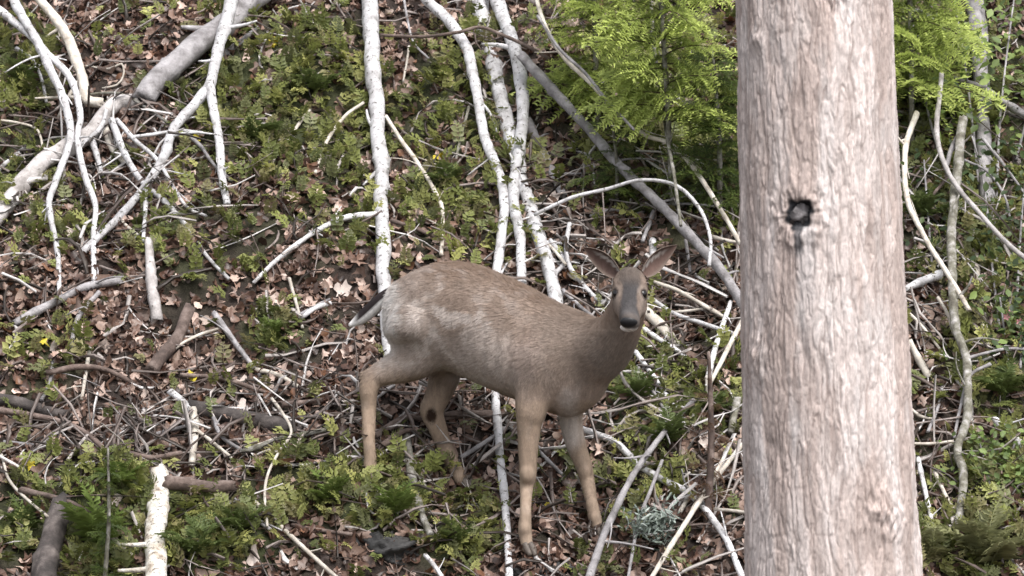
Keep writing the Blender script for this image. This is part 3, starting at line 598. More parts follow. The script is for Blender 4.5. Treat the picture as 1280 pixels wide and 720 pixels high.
 ('stub', 'white', 5, 7, .10, .05, 'short white broken stick touching the right side of the trunk', RT, [(1128,362),(1150,352),(1174,343)]),
 ('branch', 'cream', 5, 6, .06, .03, 'stubby pale stick right of the trunk at mid height', RT, [(1136,425),(1150,452),(1162,474)]),
 ('branch', 'white', 5, 6, .08, .06, 'white stick poking in from the right edge above the bush', RT, [(1245,524),(1262,542),(1295,572)]),
 ('branch', 'cream', 2.5, 2.5, .06, .05, 'thin level twig right of the trunk low down', RT, [(1130,554),(1162,555),(1192,551)]),
 ('branch', 'white', 4, 4, .08, .05, 'leaning white stick near the trunk foot on the right', RT, [(1147,572),(1156,612),(1168,670)]),
 ('branch', 'grey', 2.5, 2, .18, .12, 'thin arched twig right of the mossy upright stem', RT, [(1205,200),(1235,215),(1256,245),(1263,275)]),
 ('branch', 'grey', 3, 2.5, .12, .12, 'thin grey level branch at right edge above the pink flowers', RT, [(1206,449),(1235,441),(1262,436),(1295,438)]),
 ('branch', 'grey', 3, 2.5, .12, .05, 'thin curved grey twig dropping by the mossy stem', RT, [(1238,455),(1212,470),(1200,510),(1193,548)]),
 ('branch', 'grey', 3, 2, .15, .10, 'thin slanting twig at the right edge under the dark grey branch', RT, [(1228,172),(1258,210),(1295,262)]),
 ('branch', 'cream', 3, 2, .10, .04, 'thin cream twig against the right side of the trunk', RT, [(1128,385),(1150,405),(1178,440)]),
 ('branch', 'cream', 4, 3, .08, .04, 'cream twig between the trunk foot and the pale stem foot', RT, [(1168,590),(1185,625),(1196,640)]),
 ('post', 'birch', 14, 15, .12, .18, 'white birch stub standing upright in the lower left', BL, [(199,596),(198,640),(196,680),(198,745)]),
 ('log', 'brown', 10, 8, .17, .14, 'brown peeling log leaning on the white birch stub', BL, [(208,603),(235,605),(262,609),(290,606)]),
 ('branch', 'cream', 4, 3.5, .07, .10, 'long cream stick from the brown log down to the bottom edge', BL, [(287,604),(318,628),(345,652),(385,690),(428,728)]),
 ('branch', 'grey', 3, 3, .05, .07, 'grey stick below and beside the long cream stick', BL, [(292,622),(318,648),(338,662)]),
 ('stump', 'dark', 14, 19, .10, .05, 'dark rotten stump in the lower left corner', BL, [(76,628),(70,655),(62,685),(56,730)]),
 ('log', 'dark', 9, 7, .05, .04, 'dark log coming in from the left edge above paler stick', BL, [(-12,497),(28,504),(60,514),(85,518)]),
 ('branch', 'brown', 5.5, 4, .08, .05, 'brown stick from left edge bending down under the dark log', BL, [(-12,512),(35,519),(75,527),(105,540),(132,562)]),
 ('branch', 'grey', 3.5, 3, .06, .06, 'thin grey crooked stick bent like a hook in the tangle', BL, [(130,512),(142,530),(156,546),(175,548),(210,538),(244,530)]),
 ('branch', 'grey', 4, 3.5, .05, .05, 'grey stick lying flat by the left edge under brown stick', BL, [(5,553),(35,556),(58,558)]),
 ('branch', 'brown', 5, 3.5, .10, .14, 'curved brown stick arching above the dark stump', BL, [(28,612),(62,620),(92,630),(112,642)]),
 ('branch', 'cream', 2.5, 2.5, .10, .14, 'thin cream stem bowing at the left edge over the stump', BL, [(2,568),(12,600),(35,625),(60,646)]),
 ('branch', 'cream', 3, 3, .12, .08, 'thin cream stick slanting through the green plants lower left', BL, [(112,642),(135,668),(165,694)]),
 ('post', 'cream', 6, 5, .08, .05, 'small pale upright snag right of the hook shaped stick', BL, [(242,512),(244,540),(240,582)]),
 ('branch', 'white', 5, 5, .09, .06, 'short white stick leaning on the small pale snag', BL, [(213,489),(227,500),(240,515)]),
 ('log', 'dark', 11, 11, .05, .05, 'dark rotten log lying behind the small pale snag', BL, [(240,510),(292,519),(325,527),(362,536)]),
 ('branch', 'cream', 3, 2.5, .07, .04, 'cream twig slanting right of the small pale snag', BL, [(247,538),(275,560),(302,582)]),
 ('branch', 'grey', 3.5, 3, .07, .04, 'short grey forked stick in front of the dark rotten log', BL, [(267,522),(276,545),(298,560),(308,568)]),
 ('branch', 'cream', 3, 2.5, .08, .10, 'thin crooked pale stem rising left of the deer hind legs', BL, [(339,498),(352,515),(364,540),(348,566),(336,590),(331,618),(334,658)]),
 ('branch', 'cream', 4, 3, .05, .04, 'pale stick lying beside the crooked stem left of the deer', BL, [(302,566),(325,556),(352,546)]),
 ('branch', 'cream', 3.5, 3, .04, .03, 'short pale upright twig below the bowed grey stick', ML, [(112,436),(108,462),(102,500)]),
 ('root', 'brown', 9, 8, .05, .04, 'brown bent root below the weathered stub', ML, [(190,462),(205,440),(220,424),(236,386)]),
 ('branch', 'grey', 5, 4, .05, .03, 'grey stick slanting down right of the brown bent root', ML, [(268,393),(284,415),(302,440),(325,470)]),
 ('branch', 'cream', 3, 2.5, .05, .03, 'pale twig touching the brown bent root', ML, [(209,442),(232,427),(253,417),(277,410)]),
 ('branch', 'cream', 3, 2.5, .05, .03, 'pale leaning twig left of the tail of the deer', ML, [(362,348),(370,378),(378,410)]),
 ('branch', 'grey', 3, 2.5, .05, .03, 'grey twig with leaves below the long bowed stick', ML, [(375,393),(395,382),(412,374)]),
 ('branch', 'moss', 7, 5, .05, .10, 'lichen covered stick standing between the hind hooves', BC, [(506,546),(510,570),(514,595),(522,625),(529,648),(538,668)]),
 ('branch', 'white', 4, 3, .08, .12, 'thin white stick at the bottom edge below the lichen covered stick', BC, [(532,694),(545,710),(562,735)]),
 ('log', 'brown', 7, 6, .03, .03, 'brown log lying under the belly of the deer', BC, [(548,522),(580,518),(612,517),(642,520)]),
 ('branch', 'grey', 4, 4, .06, .05, 'grey stick slanting under the belly behind the white stem', BC, [(576,571),(597,558),(618,545),(640,530)]),
 ('branch', 'grey', 3.5, 3, .05, .05, 'grey twig between the front legs of the deer', BC, [(672,562),(690,580),(706,596)]),
 ('branch', 'brown', 3.5, 3, .04, .04, 'brown stick on the leaves at the bottom left of the hollow', BC, [(365,656),(395,662),(440,668)]),
 ('branch', 'brown', 5, 4, .05, .05, 'curved brown stick behind the near hind leg', BC, [(470,545),(490,530),(510,520),(530,524)]),
 ('branch', 'brown', 5, 4, .05, .05, 'second curved brown stick lying beneath the first by hind leg', BC, [(472,562),(495,545),(512,538),(525,545)]),
 ('branch', 'moss', 3.4, 2.8, .95, .45, 'thin grey-green upright stem standing in front of the yellow-green conifer', CE, [(811,-15),(818,60),(825,110),(833,165),(842,215),(851,282)]),
 ('branch', 'grey', 2.6, 2.2, .06, .06, 'thin grey twig curving level above the ears of the deer', DR, [(738,270),(765,262),(788,268),(806,264)]),
 ('branch', 'grey', 4, 3.4, .08, .10, 'short grey leaning stick above the right ear of the deer', DR, [(817,264),(811,282),(803,302)]),
 ('branch', 'grey', 2.6, 2.2, .12, .10, 'thin level twig crossing behind the white hoop', DR, [(828,256),(860,255),(894,258)]),
 ('branch', 'cream', 3.4, 3, .10, .10, 'thin white twig joining the hoop end to the trunk', DR, [(888,295),(905,300),(926,304)]),
 ('branch', 'grey', 3, 2.6, .06, .05, 'short grey upright twig below the grey pole', DR, [(857,300),(860,318),(863,340)]),
 ('branch', 'cream', 3.4, 3, .13, .10, 'cream twig running from the right ear of the deer toward the trunk', DR, [(822,354),(840,360),(858,369),(886,386),(912,400)]),
 ('branch', 'cream', 2.8, 2.4, .08, .08, 'fine cream twig under the one from the right ear', DR, [(842,390),(862,388),(888,384)]),
 ('stub', 'white', 5.5, 5, .05, .05, 'short white stub standing just behind the crown of the deer', DR, [(816,301),(817,314),(817,328)]),
 ('branch', 'grey', 3.8, 3, .08, .06, 'grey twig slanting down to the shoulders of the deer', DR, [(704,362),(722,380),(748,402)]),
 ('branch', 'cream', 2.8, 2.4, .06, .08, 'fine cream twig ending at the bent white branch', DR, [(682,302),(694,314),(707,330)]),
 ('branch', 'white', 4, 3.6, .10, .06, 'white stick below the short thick pale stick at the throat', DR, [(804,410),(824,424),(842,435),(858,447)]),
 ('branch', 'cream', 4.4, 4, .16, .10, 'short pale stick above the rusty sapling and below the crossing sticks', DR, [(884,472),(886,488),(887,506)]),
 ('branch', 'moss', 5.5, 5, .10, .06, 'pale yellow-green stick upright against the left side of trunk', DR, [(921,500),(917,520),(914,540)]),
 ('branch', 'moss', 3, 2.6, .08, .06, 'thin mossy twig bent like an elbow below the throat', DR, [(846,480),(862,498),(868,512),(860,540)]),
 ('branch', 'grey', 4, 4, .35, .32, 'short grey stick leaning on the top of the mossy stem', RT, [(1196,172),(1188,190),(1183,210)]),
 ('branch', 'brown', 3, 2.6, .20, .12, 'thin brown twig crossing behind the pale crooked stick', RT, [(1184,222),(1165,245),(1148,270)]),
 ('branch', 'cream', 3, 2.6, .15, .08, 'thin cream twig leaning left of the slim pale stem', RT, [(1172,372),(1184,392),(1192,418)]),
 ('branch', 'cream', 3, 2.6, .10, .06, 'thin pale twig lying by the trunk below the level twig', RT, [(1132,505),(1150,520),(1168,524)]),
 ('branch', 'grey', 3, 2.6, .10, .06, 'thin grey twig rising left of the mossy stem foot', RT, [(1160,540),(1172,510),(1178,480)]),
 ('branch', 'white', 4.4, 4, .05, .04, 'short white stick bent upward left of the tail of the deer', BL, [(376,397),(386,390),(396,384),(413,379)]),
 ('branch', 'brown', 4, 3.4, .05, .05, 'brown stick lying level above the dark rotten log', BL, [(226,469),(262,471),(294,478),(336,492)]),
 ('branch', 'cream', 4.4, 3.6, .05, .04, 'pale stick at the end of the grey slanting stick', BL, [(317,462),(338,466),(356,473),(380,489)]),
 ('branch', 'moss', 4.6, 4, .05, .05, 'mossy pale stick lying below the dark rotten log', BL, [(304,565),(330,556),(358,547),(408,537)]),
 ('branch', 'brown', 4.8, 4, .05, .04, 'pinkish brown stick left of the near hind leg', BL, [(354,506),(378,504),(402,500)]),
 ('branch', 'brown', 4.8, 3.6, .08, .04, 'brown stick curving through the leaves at left below the bowed stick', ML, [(60,465),(98,458),(132,462),(168,480)]),
 ('branch', 'grey', 3.4, 2.8, .06, .05, 'grey twig rising from the dark log at the left edge', BL, [(52,500),(62,478),(66,452)]),
 ('branch', 'brown', 4.6, 3.8, .06, .06, 'brown stick under the hook shaped stick', BL, [(118,575),(150,566),(190,572),(226,566)]),
 ('branch', 'grey', 3.4, 2.8, .10, .06, 'fine grey twig hanging between the thick log and the moss', TL, [(236,170),(252,184),(266,204),(290,226)]),
 ('branch', 'cream', 3.2, 2.6, .06, .06, 'fine cream twig left of the weathered stub', ML, [(146,262),(156,280),(172,294)]),
 ('branch', 'white', 3, 2.6, .10, .06, 'fine white twig at top left between the two crossing branches', TL, [(20,60),(40,74),(52,98),(58,128)]),
]
def side_twigs(o, pr, mat, px_r, seed):
    r_ = random.Random(seed); L = np.linalg.norm(pr[-1, :3] - pr[0, :3]); k = min(5, int(L / .2))
    for q in range(k):
        i_ = r_.randrange(int(len(pr) * .15), max(int(len(pr) * .15) + 1, int(len(pr) * .9)))
        b = pr[i_, :3]; t = pr[min(i_ + 1, len(pr) - 1), :3] - pr[i_ - 1, :3]; t /= np.linalg.norm(t)
        d = t * r_.uniform(.2, .9) * r_.choice((1, 1, -1)) + np.array([r_.uniform(-1, 1), r_.uniform(-.3, .25), r_.uniform(-.5, .6)]); d /= np.linalg.norm(d)
        ln = r_.uniform(.03, .20); w = max(.0028, pr[i_, 3] * r_.uniform(.28, .5)); bend = np.array([r_.uniform(-1, 1), 0, r_.uniform(-1, .4)]) * .35
        pts = np.array([[*(b + d * ln * s_ + bend * ln * s_ * s_), w * (1 - .6 * s_)] for s_ in (0, .33, .66, 1)])
        v, f = tube(cat_n(pts, 3), 6); mk('twig', v, f, mat, o)
for bi, (name, mat, r0, r1, l0, l1, label, grp, pts) in enumerate(BR):
    r0, r1 = (r * (.74 if r < 4.6 else .86 if r < 8.2 else .9) for r in (r0, r1))
    n = len(pts); seg = np.concatenate([[0], np.cumsum([math.dist(pts[q], pts[q + 1]) for q in range(n - 1)])]); seg /= seg[-1]
    D0, D1 = gD(*pts[0]) - l0, gD(*pts[-1]) - l1
    q3 = []
    for (px, py), s_ in zip(pts, seg):
        Dg = gD(px, py); Dl = D0 + (D1 - D0) * s_; li = l0 + (l1 - l0) * s_; r = (r0 + (r1 - r0) * s_) / F * 12.5
        D = .5 * Dl + .5 * (Dg - li); D = min(D, Dg - r * 1.0)
        q3.append([*P(px, py, D), r * D / 12.5])
    step = .012 if r0 > 6 else .02
    pr = catmull(q3, step); s_ = np.linspace(0, 1, len(pr))
    wob = np.stack([pn(s_ * len(pr) * step * 4.5, bi * 3.1, c_ + .5) for c_ in range(3)], -1); pr[:, :3] += wob * pr[:, 3:4] * .32
    pr[:, 3] *= 1 + .13 * pn(s_ * len(pr) * step * 3.5, bi * 1.7) + .07 * pn(s_ * len(pr) * step * 14, bi * 2.7)
    for q in range(2 if r0 > 3 else 1):                                          # knuckles where side shoots broke off
        c_ = rng.uniform(.1, .9); pr[:, 3] *= 1 + .16 * np.exp(-((s_ - c_) * len(pr) * step / .012) ** 2)
    v, f = tube(pr, 14 if r0 > 6 else 8, .22, bi, snap=.9 if r0 > 3 else .4)
    o = mk(name, v, f, mat, origin=pr[0, :3]); tag(o, label, {'stem': 'tree stem', 'root': 'root', 'post': 'snag'}.get(name, name), grp)
    if r0 > 2.4 and name != 'stub': side_twigs(o, pr, mat, r0, bi)

# ------------------------------------------------------------------ leaf shapes
def dead_leaf(seed, lobed=True):
    r_ = random.Random(seed); pts = []
    n = 13
    for q in range(n):
        a = -math.pi / 2 + 2 * math.pi * q / n
        rad = (.5 if not lobed else (.58 if q % 2 == 0 else .40)) * r_.uniform(.72, 1.2)
        pts.append((math.cos(a) * rad * (.62 if not lobed else .9), math.sin(a) * rad, 0))
    v = np.array([(0, 0, 0)] + pts, float); cu, cv = r_.uniform(-1.6, 2.6), r_.uniform(-1.0, 1.9)
    v[:, 2] = cu * v[:, 0] ** 2 + cv * v[:, 1] ** 2 + .12 * np.array([r_.uniform(-1, 1) for _ in v]); v[0, 2] -= .05
    f = np.array([[0, q + 1, (q + 1) % n + 1] for q in range(n)]); return v, f
LEAF = [dead_leaf(s_, s_ % 2 != 0) for s_ in range(10)]
PAL = np.array([[.085, .050, .040], [.13, .080, .062], [.19, .125, .100], [.26, .185, .155], [.42, .325, .285], [.60, .50, .46], [.060, .040, .034], [.21, .115, .070]])
PW = np.array([.20, .17, .13, .13, .12, .10, .12, .03])
def scatter_pts(n, xr, yr): return rng.uniform(*xr, n), rng.uniform(*yr, n)
def litter(n, xr, yr, smin, smax, keep_green):
    x, y = scatter_pts(n, xr, yr); z = gz(x, y); px, py = proj(x, y, z); g = green(px, py)
    cl = .5 + .9 * fbm(x * 2.2, y * 2.2, 3.3, 3)
    k = rng.random(n) < np.clip(1 - (1 - keep_green) * g, .05, 1) * np.clip(cl + .5, .55, 1); x, y, z = x[k], y[k], z[k]; n = len(x)
    nm = gnorm(x, y) + rng.normal(0, .5, (n, 3)); R = frames(nm, rng.uniform(0, 6.28, n)) * rng.uniform(smin, smax, n)[:, None, None]
    T = np.stack([x, y, z + rng.uniform(.002, .026, n)], -1)
    C = PAL[rng.choice(len(PAL), n, p=PW)] * rng.uniform(.7, 1.3, (n, 1)) * np.array([.82, .73, .67]); return R, T, C
lb = Batch()
for nn, xr, yr in ((52000, (-2.7, 2.7), (11.1, 15.9)), (9000, (-5, 5), (10, 18))):
    R, T, C = litter(nn, xr, yr, .018, .068, .3); w = rng.integers(0, len(LEAF), len(T))
    for q in range(len(LEAF)): lb.add(*LEAF[q], R[w == q], T[w == q], C[w == q])
lo = lb.build('leaf_litter', 'leaf', ground); tag(lo, kind='stuff')
# the largest single leaves, each its own piece of the ground
protos = []
for q in range(10):
    for cidx in range(5):
        cc = np.array([[.15, .09, .064], [.26, .18, .14], [.42, .33, .28], [.58, .49, .44], [.09, .055, .040]][cidx]); protos.append(mk('leaf', *LEAF[q], 'leaf', col=np.tile(cc, (14, 1)), smooth=False, data_only=True))
yl = mk('leaf', *LEAF[1], 'leaf', col=np.tile([.62, .50, .05], (14, 1)), smooth=False, data_only=True)
def put_leaf(x, y, me, size, lift=.02):
    nm = gnorm(np.array([x]), np.array([y])) + rng.normal(0, .30, (1, 3)) + np.array([[0, -.25, 0]]); R = frames(nm, rng.uniform(0, 6.28, 1))[0]
    o = bpy.data.objects.new('leaf', me); COL.objects.link(o); o.parent = ground
    o.matrix_world = Matrix.Translation((x, y, float(gz(x, y)) + lift)) @ Matrix(R.tolist()).to_4x4() @ Matrix.Scale(size, 4)
n_l = 0
while n_l < 288:
    px, py = rng.uniform(0, 1280), 720 * rng.uniform(0, 1) ** .8
    if green(np.array([px]), np.array([py]))[0] > .55 and rng.random() < .8: continue
    if 930 < px < 1130: continue
    D = gD(px, py); p_ = P(px, py, D); cw = rng.choice(5, p=[.32, .27, .17, .08, .16])
    put_leaf(p_.x, p_.y, protos[rng.integers(0, 10) * 5 + cw], rng.uniform(.05, .082)); n_l += 1
for px, py, s_ in ((241, 483, .06), (246, 183, .05), (664, 640, .045), (35, 594, .07), (690, 642, .05), (340, 68, .04), (52, 440, .05), (548, 205, .05), (345, 60, .05)):
    D = gD(px, py); p_ = P(px, py, D); put_leaf(p_.x, p_.y, yl, s_, .035)

# ------------------------------------------------------------------ twig litter
tb = Batch(); a6 = np.linspace(0, 2 * np.pi, 5, endpoint=False)
def twig_t(seed):
    r_ = random.Random(seed); v = []; b1, b2 = r_.uniform(-.2, .2), r_.uniform(-.15, .15)
    for q in range(5):
        s_ = q / 4; w = .02 * (1 - .55 * s_)
        for a in a6: v.append((b1 * math.sin(s_ * 3.1) + w * math.cos(a) + .03 * r_.uniform(-1, 1), s_ - .5, b2 * math.sin(s_ * 5) + w * math.sin(a)))
    f = []
    for q in range(4):
        for s_ in range(5): A, B = q * 5 + s_, q * 5 + (s_ + 1) % 5; f += [[A, B, B + 5], [A, B + 5, A + 5]]
    return np.array(v), np.array(f)
TW = [twig_t(s_) for s_ in range(6)]
def twigs(n, xr, yr, smin, smax, zone=None, p=(.26, .24, .19, .18, .13), lift=.06):
    x, y = scatter_pts(n, xr, yr); z = gz(x, y)
    if zone is not None:
        px, py = proj(x, y, z); k = zone(px, py) > rng.random(n); x, y, z = x[k], y[k], z[k]; n = len(x)
    nm = gnorm(x, y) + rng.normal(0, .25, (n, 3)); R = frames(nm, rng.uniform(0, 6.28, n)); ln = rng.uniform(smin, smax, n); th_ = rng.uniform(.10, .34, n)
    R = R * np.stack([th_ * .8, ln, th_ * .8], -1)[:, None, :] * 1.0
    T = np.stack([x, y, z + rng.uniform(.01, lift, n)], -1); pal = np.array([[.045, .034, .028], [.12, .09, .078], [.22, .18, .165], [.40, .36, .34], [.58, .55, .54]])
    C = pal[rng.choice(5, n, p=p)] * rng.uniform(.8, 1.2, (n, 1)); w = rng.integers(0, 6, n)
    for q in range(6): tb.add(*TW[q], R[w == q], T[w == q], C[w == q])
twigs(2600, (-2.7, 2.7), (11.1, 15.9), .08, .35)
def zone_bl(px, py): return .9 * np.exp(-(((px - 190) / 240) ** 2 + ((py - 545) / 75) ** 2)) + .7 * np.exp(-(((px - 500) / 120) ** 2 + ((py - 530) / 50) ** 2)) + .7 * np.exp(-(((px - 1170) / 70) ** 2 + ((py - 450) / 170) ** 2)) + .7 * np.exp(-(((px - 860) / 90) ** 2 + ((py - 560) / 150) ** 2)) + .9 * np.exp(-(((px - 800) / 150) ** 2 + ((py - 330) / 110) ** 2)) + .5 * np.exp(-(((px - 130) / 160) ** 2 + ((py - 210) / 90) ** 2)) + .5 * np.exp(-(((px - 620) / 130) ** 2 + ((py - 590) / 80) ** 2))
twigs(4300, (-2.3, 2.3), (11.4, 14.2), .10, .50, zone_bl)
def zone_p(px, py): return .9 * np.exp(-(((px - 850) / 70) ** 2 + ((py - 350) / 90) ** 2)) + .7 * np.exp(-(((px - 140) / 120) ** 2 + ((py - 220) / 80) ** 2)) + .8 * np.exp(-(((px - 1190) / 80) ** 2 + ((py - 360) / 190) ** 2)) + .7 * np.exp(-(((px - 870) / 70) ** 2 + ((py - 560) / 110) ** 2))
twigs(700, (-2.3, 2.3), (11.4, 14.4), .18, .55, zone_p, (.05, .10, .20, .35, .30), .16)
to = tb.build('twig_litter', 'leaf', ground, smooth=True); tag(to, kind='stuff')

# ------------------------------------------------------------------ green ground cover
def sprig(seed, n=7, leaf=(.16, .10)):
    """arching stem of length 1 along y with paired leaflets"""
    r_ = random.Random(seed); v, f = [], []
    def Pp(s_): return np.array([0, s_ * (1 - .12 * s_), .55 * s_ - .5 * s_ * s_])
    for q in range(6):
        s_ = q / 5; p_ = Pp(s_); v += [p_ + [-.008, 0, 0], p_ + [.008, 0, 0]]
    for q in range(5): A = q * 2; f += [[A, A + 1, A + 3], [A, A + 3, A + 2]]
    for q in range(n):
        s_ = .18 + .82 * q / (n - 1); p_ = Pp(s_); k = math.sin(math.pi * min(1, .25 + .8 * s_)) * .9 + .25
        for sd_ in (-1, 1):
            d = np.array([sd_ * r_.uniform(.8, 1), r_.uniform(.3, .7), r_.uniform(-.25, .3)]); d /= np.linalg.norm(d); w = np.cross(d, [0, 0, 1]); w /= np.linalg.norm(w); L = leaf[0] * k * r_.uniform(.8, 1.2); wd = leaf[1] * k * .5
            b = len(v); up = np.array([0, 0, .03 * k])
            v += [p_, p_ + d * L * .5 + w * wd + up, p_ + d * L - up, p_ + d * L * .5 - w * wd + up]; f += [[b, b + 1, b + 2], [b, b + 2, b + 3]]
    return np.array(v), np.array(f)
SPR = [sprig(s_, 6 + s_ % 3, (.26 + .05 * (s_ % 2), .17)) for s_ in range(6)]
GPAL = np.array([[.125, .145, .045], [.20, .22, .065], [.18, .19, .085], [.27, .28, .095], [.24, .22, .10], [.37, .37, .13]])
cb = Batch()
def cover(n, xr, yr, floor=.06, smin=.05, smax=.13):
    x, y = scatter_pts(n, xr, yr); z = gz(x, y); px, py = proj(x, y, z); g = np.maximum(green(px, py), floor)
    cl = np.clip(.65 + 1.0 * fbm(x * 4, y * 4, 6.1, 3), .15, 1); k = rng.random(n) < g * cl; x, y, z = x[k], y[k], z[k]; n = len(x)
    d = gnorm(x, y) * .8 + rng.normal(0, .55, (n, 3)); R = from_dir(d, np.array([0.1, -.5, .8])) * rng.uniform(smin, smax, n)[:, None, None]
    T = np.stack([x, y, z + rng.uniform(-.005, .02, n)], -1); C = GPAL[rng.choice(6, n, p=[.24, .25, .16, .15, .12, .08])] * rng.uniform(.7, 1.3, (n, 1)); w = rng.integers(0, 6, n)
    for q in range(6): cb.add(*SPR[q], R[w == q], T[w == q], C[w == q])
cover(42000, (-2.6, 2.6), (11.2, 15.9), .08); cover(5000, (-5, 5), (10.3, 18), .3)
go = cb.build('ground_cover', 'green'); tag(go, 'low feathery green plants and moss creeping over the leaf litter', 'ground cover', kind='stuff')

# ------------------------------------------------------------------ ferns: each a thing with its fronds
def frond_mesh(seed, col, n=15):
    tv, tf = sprig(seed, n, (.24, .075)); r_ = np.random.default_rng(seed); c_ = np.tile(col, (len(tv), 1)) * r_.uniform(.8, 1.2, (len(tv), 1)); return mk('frond', tv, tf, 'green', col=c_, smooth=False, data_only=True)
FR = {k: [frond_mesh(q + 50 * i_, c_) for q in range(4)] for i_, (k, c_) in enumerate({'bright': np.array([.17, .23, .06]), 'mid': np.array([.13, .17, .055]), 'olive': np.array([.25, .255, .125]), 'rust': np.array([.16, .085, .05])}.items())}
FERNS = [(120, 690, .26, 'bright', 12, 'bright green fern between the dark stump and the birch stub'), (150, 612, .17, 'bright', 9, 'small bright fern just above the one beside the birch stub'), (245, 700, .2, 'mid', 9, 'green fern just right of the birch stub at the bottom'), (300, 668, .16, 'mid', 8, 'small fern under the brown peeling log'),
 (30, 668, .17, 'mid', 8, 'small fern at the left edge beside the dark stump'), (415, 632, .16, 'bright', 9, 'low fern left of the near hind hoof'), (495, 650, .17, 'bright', 9, 'low fern in front of the near hind hoof'), (575, 690, .15, 'mid', 8, 'low fern at the bottom between the hind and front legs'), (800, 505, .16, 'mid', 8, 'low green plant below the throat of the deer'), (835, 560, .17, 'mid', 8, 'green fern under the slanting grey-brown stick'),
 (1235, 715, .27, 'olive', 14, 'large olive fern in the bottom right corner'), (1165, 705, .2, 'olive', 9, 'olive fern low against the right side of the trunk'), (1255, 500, .2, 'mid', 9, 'green fern at the right edge under the pink flowers'), (338, 428, .12, 'bright', 8, 'small bright plant on the leaves left of the deer'), (325, 180, .17, 'mid', 8, 'mossy green fern on the upper left bank'), (395, 120, .17, 'mid', 9, 'green fern left of the straight white stem'), (30, 110, .17, 'mid', 8, 'green fern at the upper left edge behind branches'),
 (560, 235, .16, 'mid', 8, 'green fern between the straight stem and the twin stems'), (890, 520, .16, 'mid', 8, 'green fern close left of the big trunk'), (1150, 280, .2, 'mid', 9, 'dark green fern right of the trunk by the crooked stick')]
for fi, (px, py, L, kind, n, label) in enumerate(FERNS):
    D = gD(px, py) - .02; p_ = P(px, py, D); root = empty('fern', p_); tag(root, label, 'fern', 'ferns on the bank')
    for q in range(n):
        a = 2 * math.pi * (q + rng.uniform(0, .7)) / n; el = rng.uniform(.35, 1.1); d = np.array([[math.cos(a) * math.cos(el), math.sin(a) * math.cos(el) - .25, math.sin(el)]])
        R = from_dir(d, np.array([0, 0, 1.]))[0]; o = bpy.data.objects.new('frond', FR[kind][rng.integers(0, 4)]); COL.objects.link(o); o.parent = root
        o.matrix_local = Matrix(R.tolist()).to_4x4() @ Matrix.Scale(L * rng.uniform(.7, 1.2), 4)

# ------------------------------------------------------------------ conifer saplings: flat drooping sprays of needles
def bough_mesh(seed, col, tipcol):
    """one bough of length 1 along y, feathered with side shoots of needles"""
    r_ = np.random.default_rng(seed); bt = Batch(); nv = np.array([[-.5, 0, 0], [.5, 0, 0], [.1, 1, 0], [-.1, 1, 0]], float); nf = np.array([[0, 1, 2], [0, 2, 3]])
    Rl, Tl, Cl = [], [], []
    def droop(s_): return np.array([0, s_, .10 * s_ - .38 * s_ * s_])
    for q in range(15):
        s_ = min(1, .06 + .94 * (q + r_.uniform(-.4, .4)) / 14); b = droop(s_)
        for sd_ in (-1, 1) if q < 14 else (0,):
            if r_.random() < .16: continue
            L = (.50 * (1 - s_) ** .6 + .10) * r_.uniform(.5, 1.25); roll = r_.uniform(-.5, .5)
            d0 = np.array([sd_ * r_.uniform(.55, 1), r_.uniform(.35, .95) if sd_ else 1, r_.uniform(-.45, .25)]); d0 /= np.linalg.norm(d0); m_ = max(5, int(L / .034))
            for e in range(m_):
                t = (e + .5) / m_; p_ = b + d0 * L * t + np.array([0, 0, -.42 * L * t * t])
                for s2 in (-1, 1):
                    if r_.random() < .08: continue
                    nd = d0 * r_.uniform(.45, .9) + s2 * np.array([-d0[1], d0[0], roll]) * .8 + r_.normal(0, .18, 3)
                    nl = .085 * r_.uniform(.6, 1.3) * (1 - .35 * t); Rm = from_dir(nd[None], np.array([0, 0, 1.]))[0] * np.array([.032, nl, 1])
                    Rl.append(Rm); Tl.append(p_); tc = np.clip(t * .7 + s_ * .35 + r_.uniform(-.3, .3), 0, 1); Cl.append((col * (1 - tc) + tipcol * tc) * r_.uniform(.8, 1.2))
    bt.add(nv, nf, np.array(Rl), np.array(Tl), np.array(Cl))
    axp = np.array([[*droop(s_), .010 * (1 - .8 * s_) + .002] for s_ in np.linspace(0, 1, 8)]); v, f = tube(axp, 5, cap=False)
    vv = np.vstack(bt.v + [v]); n0 = bt.n; ff = np.vstack(bt.f).tolist() + [[x_ + n0 for x_ in y_] for y_ in f]; cc = np.vstack(bt.c + [np.tile([.10, .085, .05], (len(v), 1))])
    return mk('bough', vv, ff, 'needle', col=cc, smooth=False, data_only=True)
BO = {'lime': [bough_mesh(s_, np.array([.22, .28, .07]), np.array([.62, .70, .22])) for s_ in range(6)], 'deep': [bough_mesh(9 + s_, np.array([.055, .085, .03]), np.array([.16, .21, .055])) for s_ in range(3)], 'rust': [bough_mesh(20, np.array([.09, .05, .03]), np.array([.17, .10, .06]))]}
